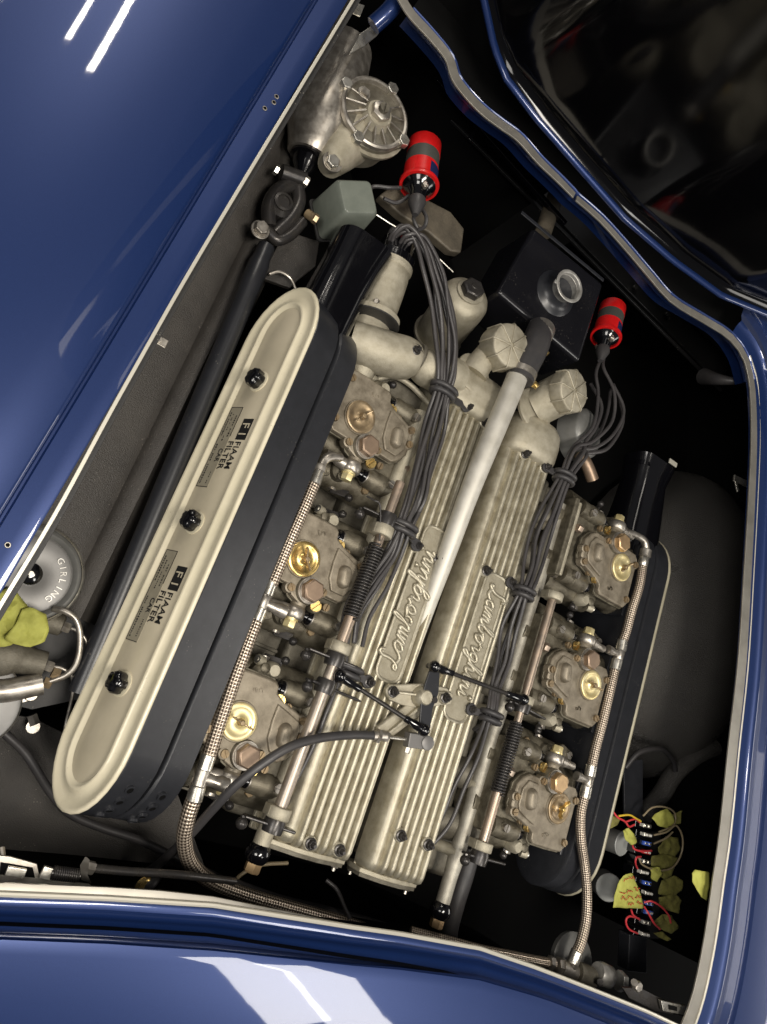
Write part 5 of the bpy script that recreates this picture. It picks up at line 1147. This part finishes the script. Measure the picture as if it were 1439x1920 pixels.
T_ = [('crumpled yellow tape flag at the top of the fuse rack', [(1226, 1535), (1240, 1520), (1256, 1517), (1266, 1530), (1268, 1545), (1255, 1554), (1238, 1550)], -84, 3),
 ('folded yellow tape flag at the outer top corner of the rack', [(1266, 1528), (1281, 1520), (1279, 1545), (1270, 1548)], -90, 4),
 ('dull yellow tape wad beside the third fuse from the top', [(1236, 1590), (1252, 1568), (1276, 1572), (1280, 1592), (1268, 1612), (1240, 1602)], -92, 5),
 ('dull yellow tape wad beside the middle fuses', [(1224, 1606), (1250, 1600), (1276, 1610), (1262, 1645), (1248, 1650), (1226, 1634)], -90, 6),
 ('yellow tape tongue hanging between the middle fuses', [(1222, 1628), (1240, 1626), (1246, 1642), (1236, 1656), (1226, 1650)], -80, 7),
 ('large dull yellow tape wad with faint writing, right of the blue fuse', [(1244, 1652), (1268, 1642), (1284, 1652), (1282, 1672), (1262, 1684), (1238, 1678)], -90, 8),
 ('long dull yellow tape flap hanging by the lower fuses', [(1240, 1684), (1268, 1674), (1282, 1690), (1278, 1715), (1254, 1708), (1240, 1700)], -88, 9),
 ('yellow tape flap tapering away at the foot of the rack', [(1240, 1716), (1260, 1716), (1276, 1738), (1262, 1752), (1244, 1744), (1228, 1730)], -90, 10),
 ('curled yellow tape end below the lowest fuse', [(1226, 1750), (1246, 1748), (1262, 1762), (1254, 1766), (1240, 1760)], -92, 11),
 ('small yellow tape tag with red scribble left of the rack', [(1170, 1558), (1182, 1553), (1198, 1572), (1198, 1580), (1186, 1586), (1176, 1576)], -66, 12),
 ('yellow tape flag above the upper relay can', [(1140, 1545), (1152, 1530), (1166, 1534), (1162, 1548), (1146, 1555), (1138, 1558)], -90, 13),
 ('pale yellow tape tag stuck to the right aluminium band', [(1300, 1638), (1306, 1631), (1333, 1636), (1332, 1642), (1328, 1690), (1316, 1682), (1300, 1656)], 96, 14)]
for i, (lab, px, h, sd) in enumerate(T_):
    t = thing('tape_tag', lab, 'tape tag', T(px[0][0], px[0][1], h))
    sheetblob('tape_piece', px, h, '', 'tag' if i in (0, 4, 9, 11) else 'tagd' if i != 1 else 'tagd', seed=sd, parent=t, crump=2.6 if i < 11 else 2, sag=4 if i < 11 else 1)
t = thing('tape_tag', 'large yellow tape tag covered in red handwriting, left of the lower fuses', 'tape tag', T(1178, 1676, -60))
sheetblob('tape_piece', [(1162, 1652), (1172, 1640), (1188, 1637), (1192, 1652), (1200, 1668), (1210, 1704), (1150, 1702), (1154, 1680)], -58, '', 'tag', seed=20, parent=t, crump=1.2, sag=1)
rnd = random.Random(5)
mb = MB()
for x0, y0 in ((1163, 1672), (1166, 1684), (1176, 1672), (1178, 1684), (1178, 1695), (1190, 1668), (1192, 1680), (1195, 1692), (1170, 1650), (1180, 1647)):
    pts = []; 
    for k in range(5): pts.append(T(x0+k*2.6, y0+rnd.uniform(-4, 4), -54))
    mb.tube(pts, .9, 5, 4)
mb.build('red_handwriting', M['ink'], t)
WR = [('red', [(1146, 1516, -100), (1158, 1532, -90), (1172, 1540, -90), (1180, 1550, -90), (1190, 1546, -92)], 'red wire entering the top of the fuse rack'),
 ('yel', [(1160, 1530, -90), (1180, 1528, -86), (1192, 1534, -88), (1202, 1540, -94)], 'yellow wire entering the top of the fuse rack'),
 ('red', [(1172, 1542, -96), (1182, 1538, -92), (1192, 1536, -92), (1200, 1542, -96)], 'short red wire looping beside the yellow wire'),
 ('red', [(1186, 1584, -90), (1190, 1592, -84), (1204, 1596, -84), (1222, 1595, -88)], 'dark red wire lying across the fourth fuse'),
 ('red', [(1196, 1630, -100), (1192, 1618, -88), (1194, 1608, -86), (1202, 1606, -94)], 'red wire looping at the fifth fuse'),
 ('red', [(1196, 1750, -96), (1180, 1742, -84), (1174, 1728, -80), (1180, 1718, -80), (1198, 1722, -90)], 'red wire looping out at the lower left of the rack'),
 ('red', [(1184, 1706, -70), (1188, 1716, -74), (1200, 1724, -90)], 'short red wire below the written tag'),
 ('red', [(1208, 1692, -76), (1222, 1690, -66), (1240, 1700, -66), (1254, 1716, -70), (1258, 1730, -80)], 'long red wire arching over the lower fuses'),
 ('red', [(1208, 1700, -76), (1216, 1712, -66), (1226, 1730, -66), (1238, 1742, -76)], 'red wire hanging down over the lowest fuses'),
 ('tan', [(1206, 1530, -100), (1224, 1514, -90), (1250, 1514, -90), (1266, 1526, -90), (1262, 1548, -88), (1236, 1560, -90)], 'tan wire looping over the top tape flag'),
 ('tan', [(1226, 1566, -92), (1250, 1560, -82), (1268, 1548, -82), (1280, 1570, -82), (1278, 1600, -84), (1262, 1626, -84), (1234, 1632, -84), (1206, 1622, -88), (1198, 1608, -92)], 'large tan wire loop around the middle tape wads'),
 ('tan', [(1226, 1582, -92), (1248, 1572, -84), (1262, 1560, -84)], 'short tan wire beside the blue fuse')]
for c_, pts, lab in WR:
    t = thing('fuse_wire', lab, 'wire', T(*pts[0]), 'thin wires at the fuse rack'); mb = MB(); mb.tube(P3(pts), 2.3, 8, 6); mb.build('wire_sheath', M[c_+'wire'], t)
rh = thing('ribbed_duct', 'dull black flexible duct curving down behind the fuse rack', 'duct', T(1260, 1440, -200))
mb = MB(); mb.tube(P3([(1340, 1400, -200), (1300, 1420, -200), (1264, 1452, -200), (1240, 1490, -200), (1206, 1530, -200)]), 24, 16, 6); mb.build('duct_wall', M['arch'], rh)
mb = MB(); mb.tube(P3([(1172, 1440, -150), (1200, 1410, -140), (1240, 1405, -140), (1262, 1425, -150), (1266, 1445, -160)]), 7, 12, 6); mb.build('duct_strap', M['rubber'], rh)
ds2 = thing('grey_disc', 'pale grey metal disc half hidden behind the corner fuel unions', 'disc', T(1068, 1790, -60))
mb = MB(); mb.lathe(T(1068, 1802, -40), Z+Y*.2, [(0, 56), (10, 56), (14, 50), (15, 10)], 40); mb.build('disc_body', M['cangrey'], ds2)
lt = thing('bonnet_latch', 'small plated latch and black hinge arm in the bottom right corner', 'latch', T(1240, 1880, 98))
mb = MB(); mb.prism(P3([(1168, 1852, 88), (1200, 1852, 88), (1240, 1872, 88), (1286, 1890, 88), (1284, 1906, 88), (1230, 1896, 88), (1180, 1872, 88)]), Z*-6); mb.build('latch_arm', M['blackmetal'], lt, bevel=1)
mb = MB(); mb.prism(P3([(1240, 1876, 100), (1288, 1886, 100), (1288, 1904, 100), (1244, 1896, 100)]), Z*-8); mb.build('latch_plate', M['bright'], lt, bevel=1)
mb = MB(); mb.prism(P3([(1254, 1884, 101.5), (1270, 1888, 101.5), (1270, 1896, 101.5), (1255, 1893, 101.5)]), Z*-2); mb.build('latch_slot', M['void'], lt)
mb = MB(); mb.cyl(T(1190, 1856, 78), T(1190, 1842, 98), 7, n=8); mb.hexa(T(1194, 1848, 94), Z, 10, 8); mb.build('latch_screw', M['steel'], lt)
sc_ = thing('side_clip', 'small bright bracket on the dark wall right of the wheel arch', 'clip', T(1388, 905, 60))
mb = MB(); mb.bar(T(1376, 896, 60), T(1402, 908, 60), 16, 5); mb.bar(T(1378, 896, 60), T(1384, 922, 60), 8, 4); mb.build('clip_plate', M['bright'], sc_, bevel=1)
fh2 = thing('firewall_hose', 'black hose with a clamp crossing the dark upper right corner', 'hose', T(1380, 720, 40))
mb = MB(); mb.tube(P3([(1460, 680, 80), (1428, 702, 70), (1390, 714, 60), (1350, 712, 20), (1320, 706, -40)]), [8, 8, 8, 14, 22], 12, 5); mb.build('hose_wall', M['rubber'], fh2)
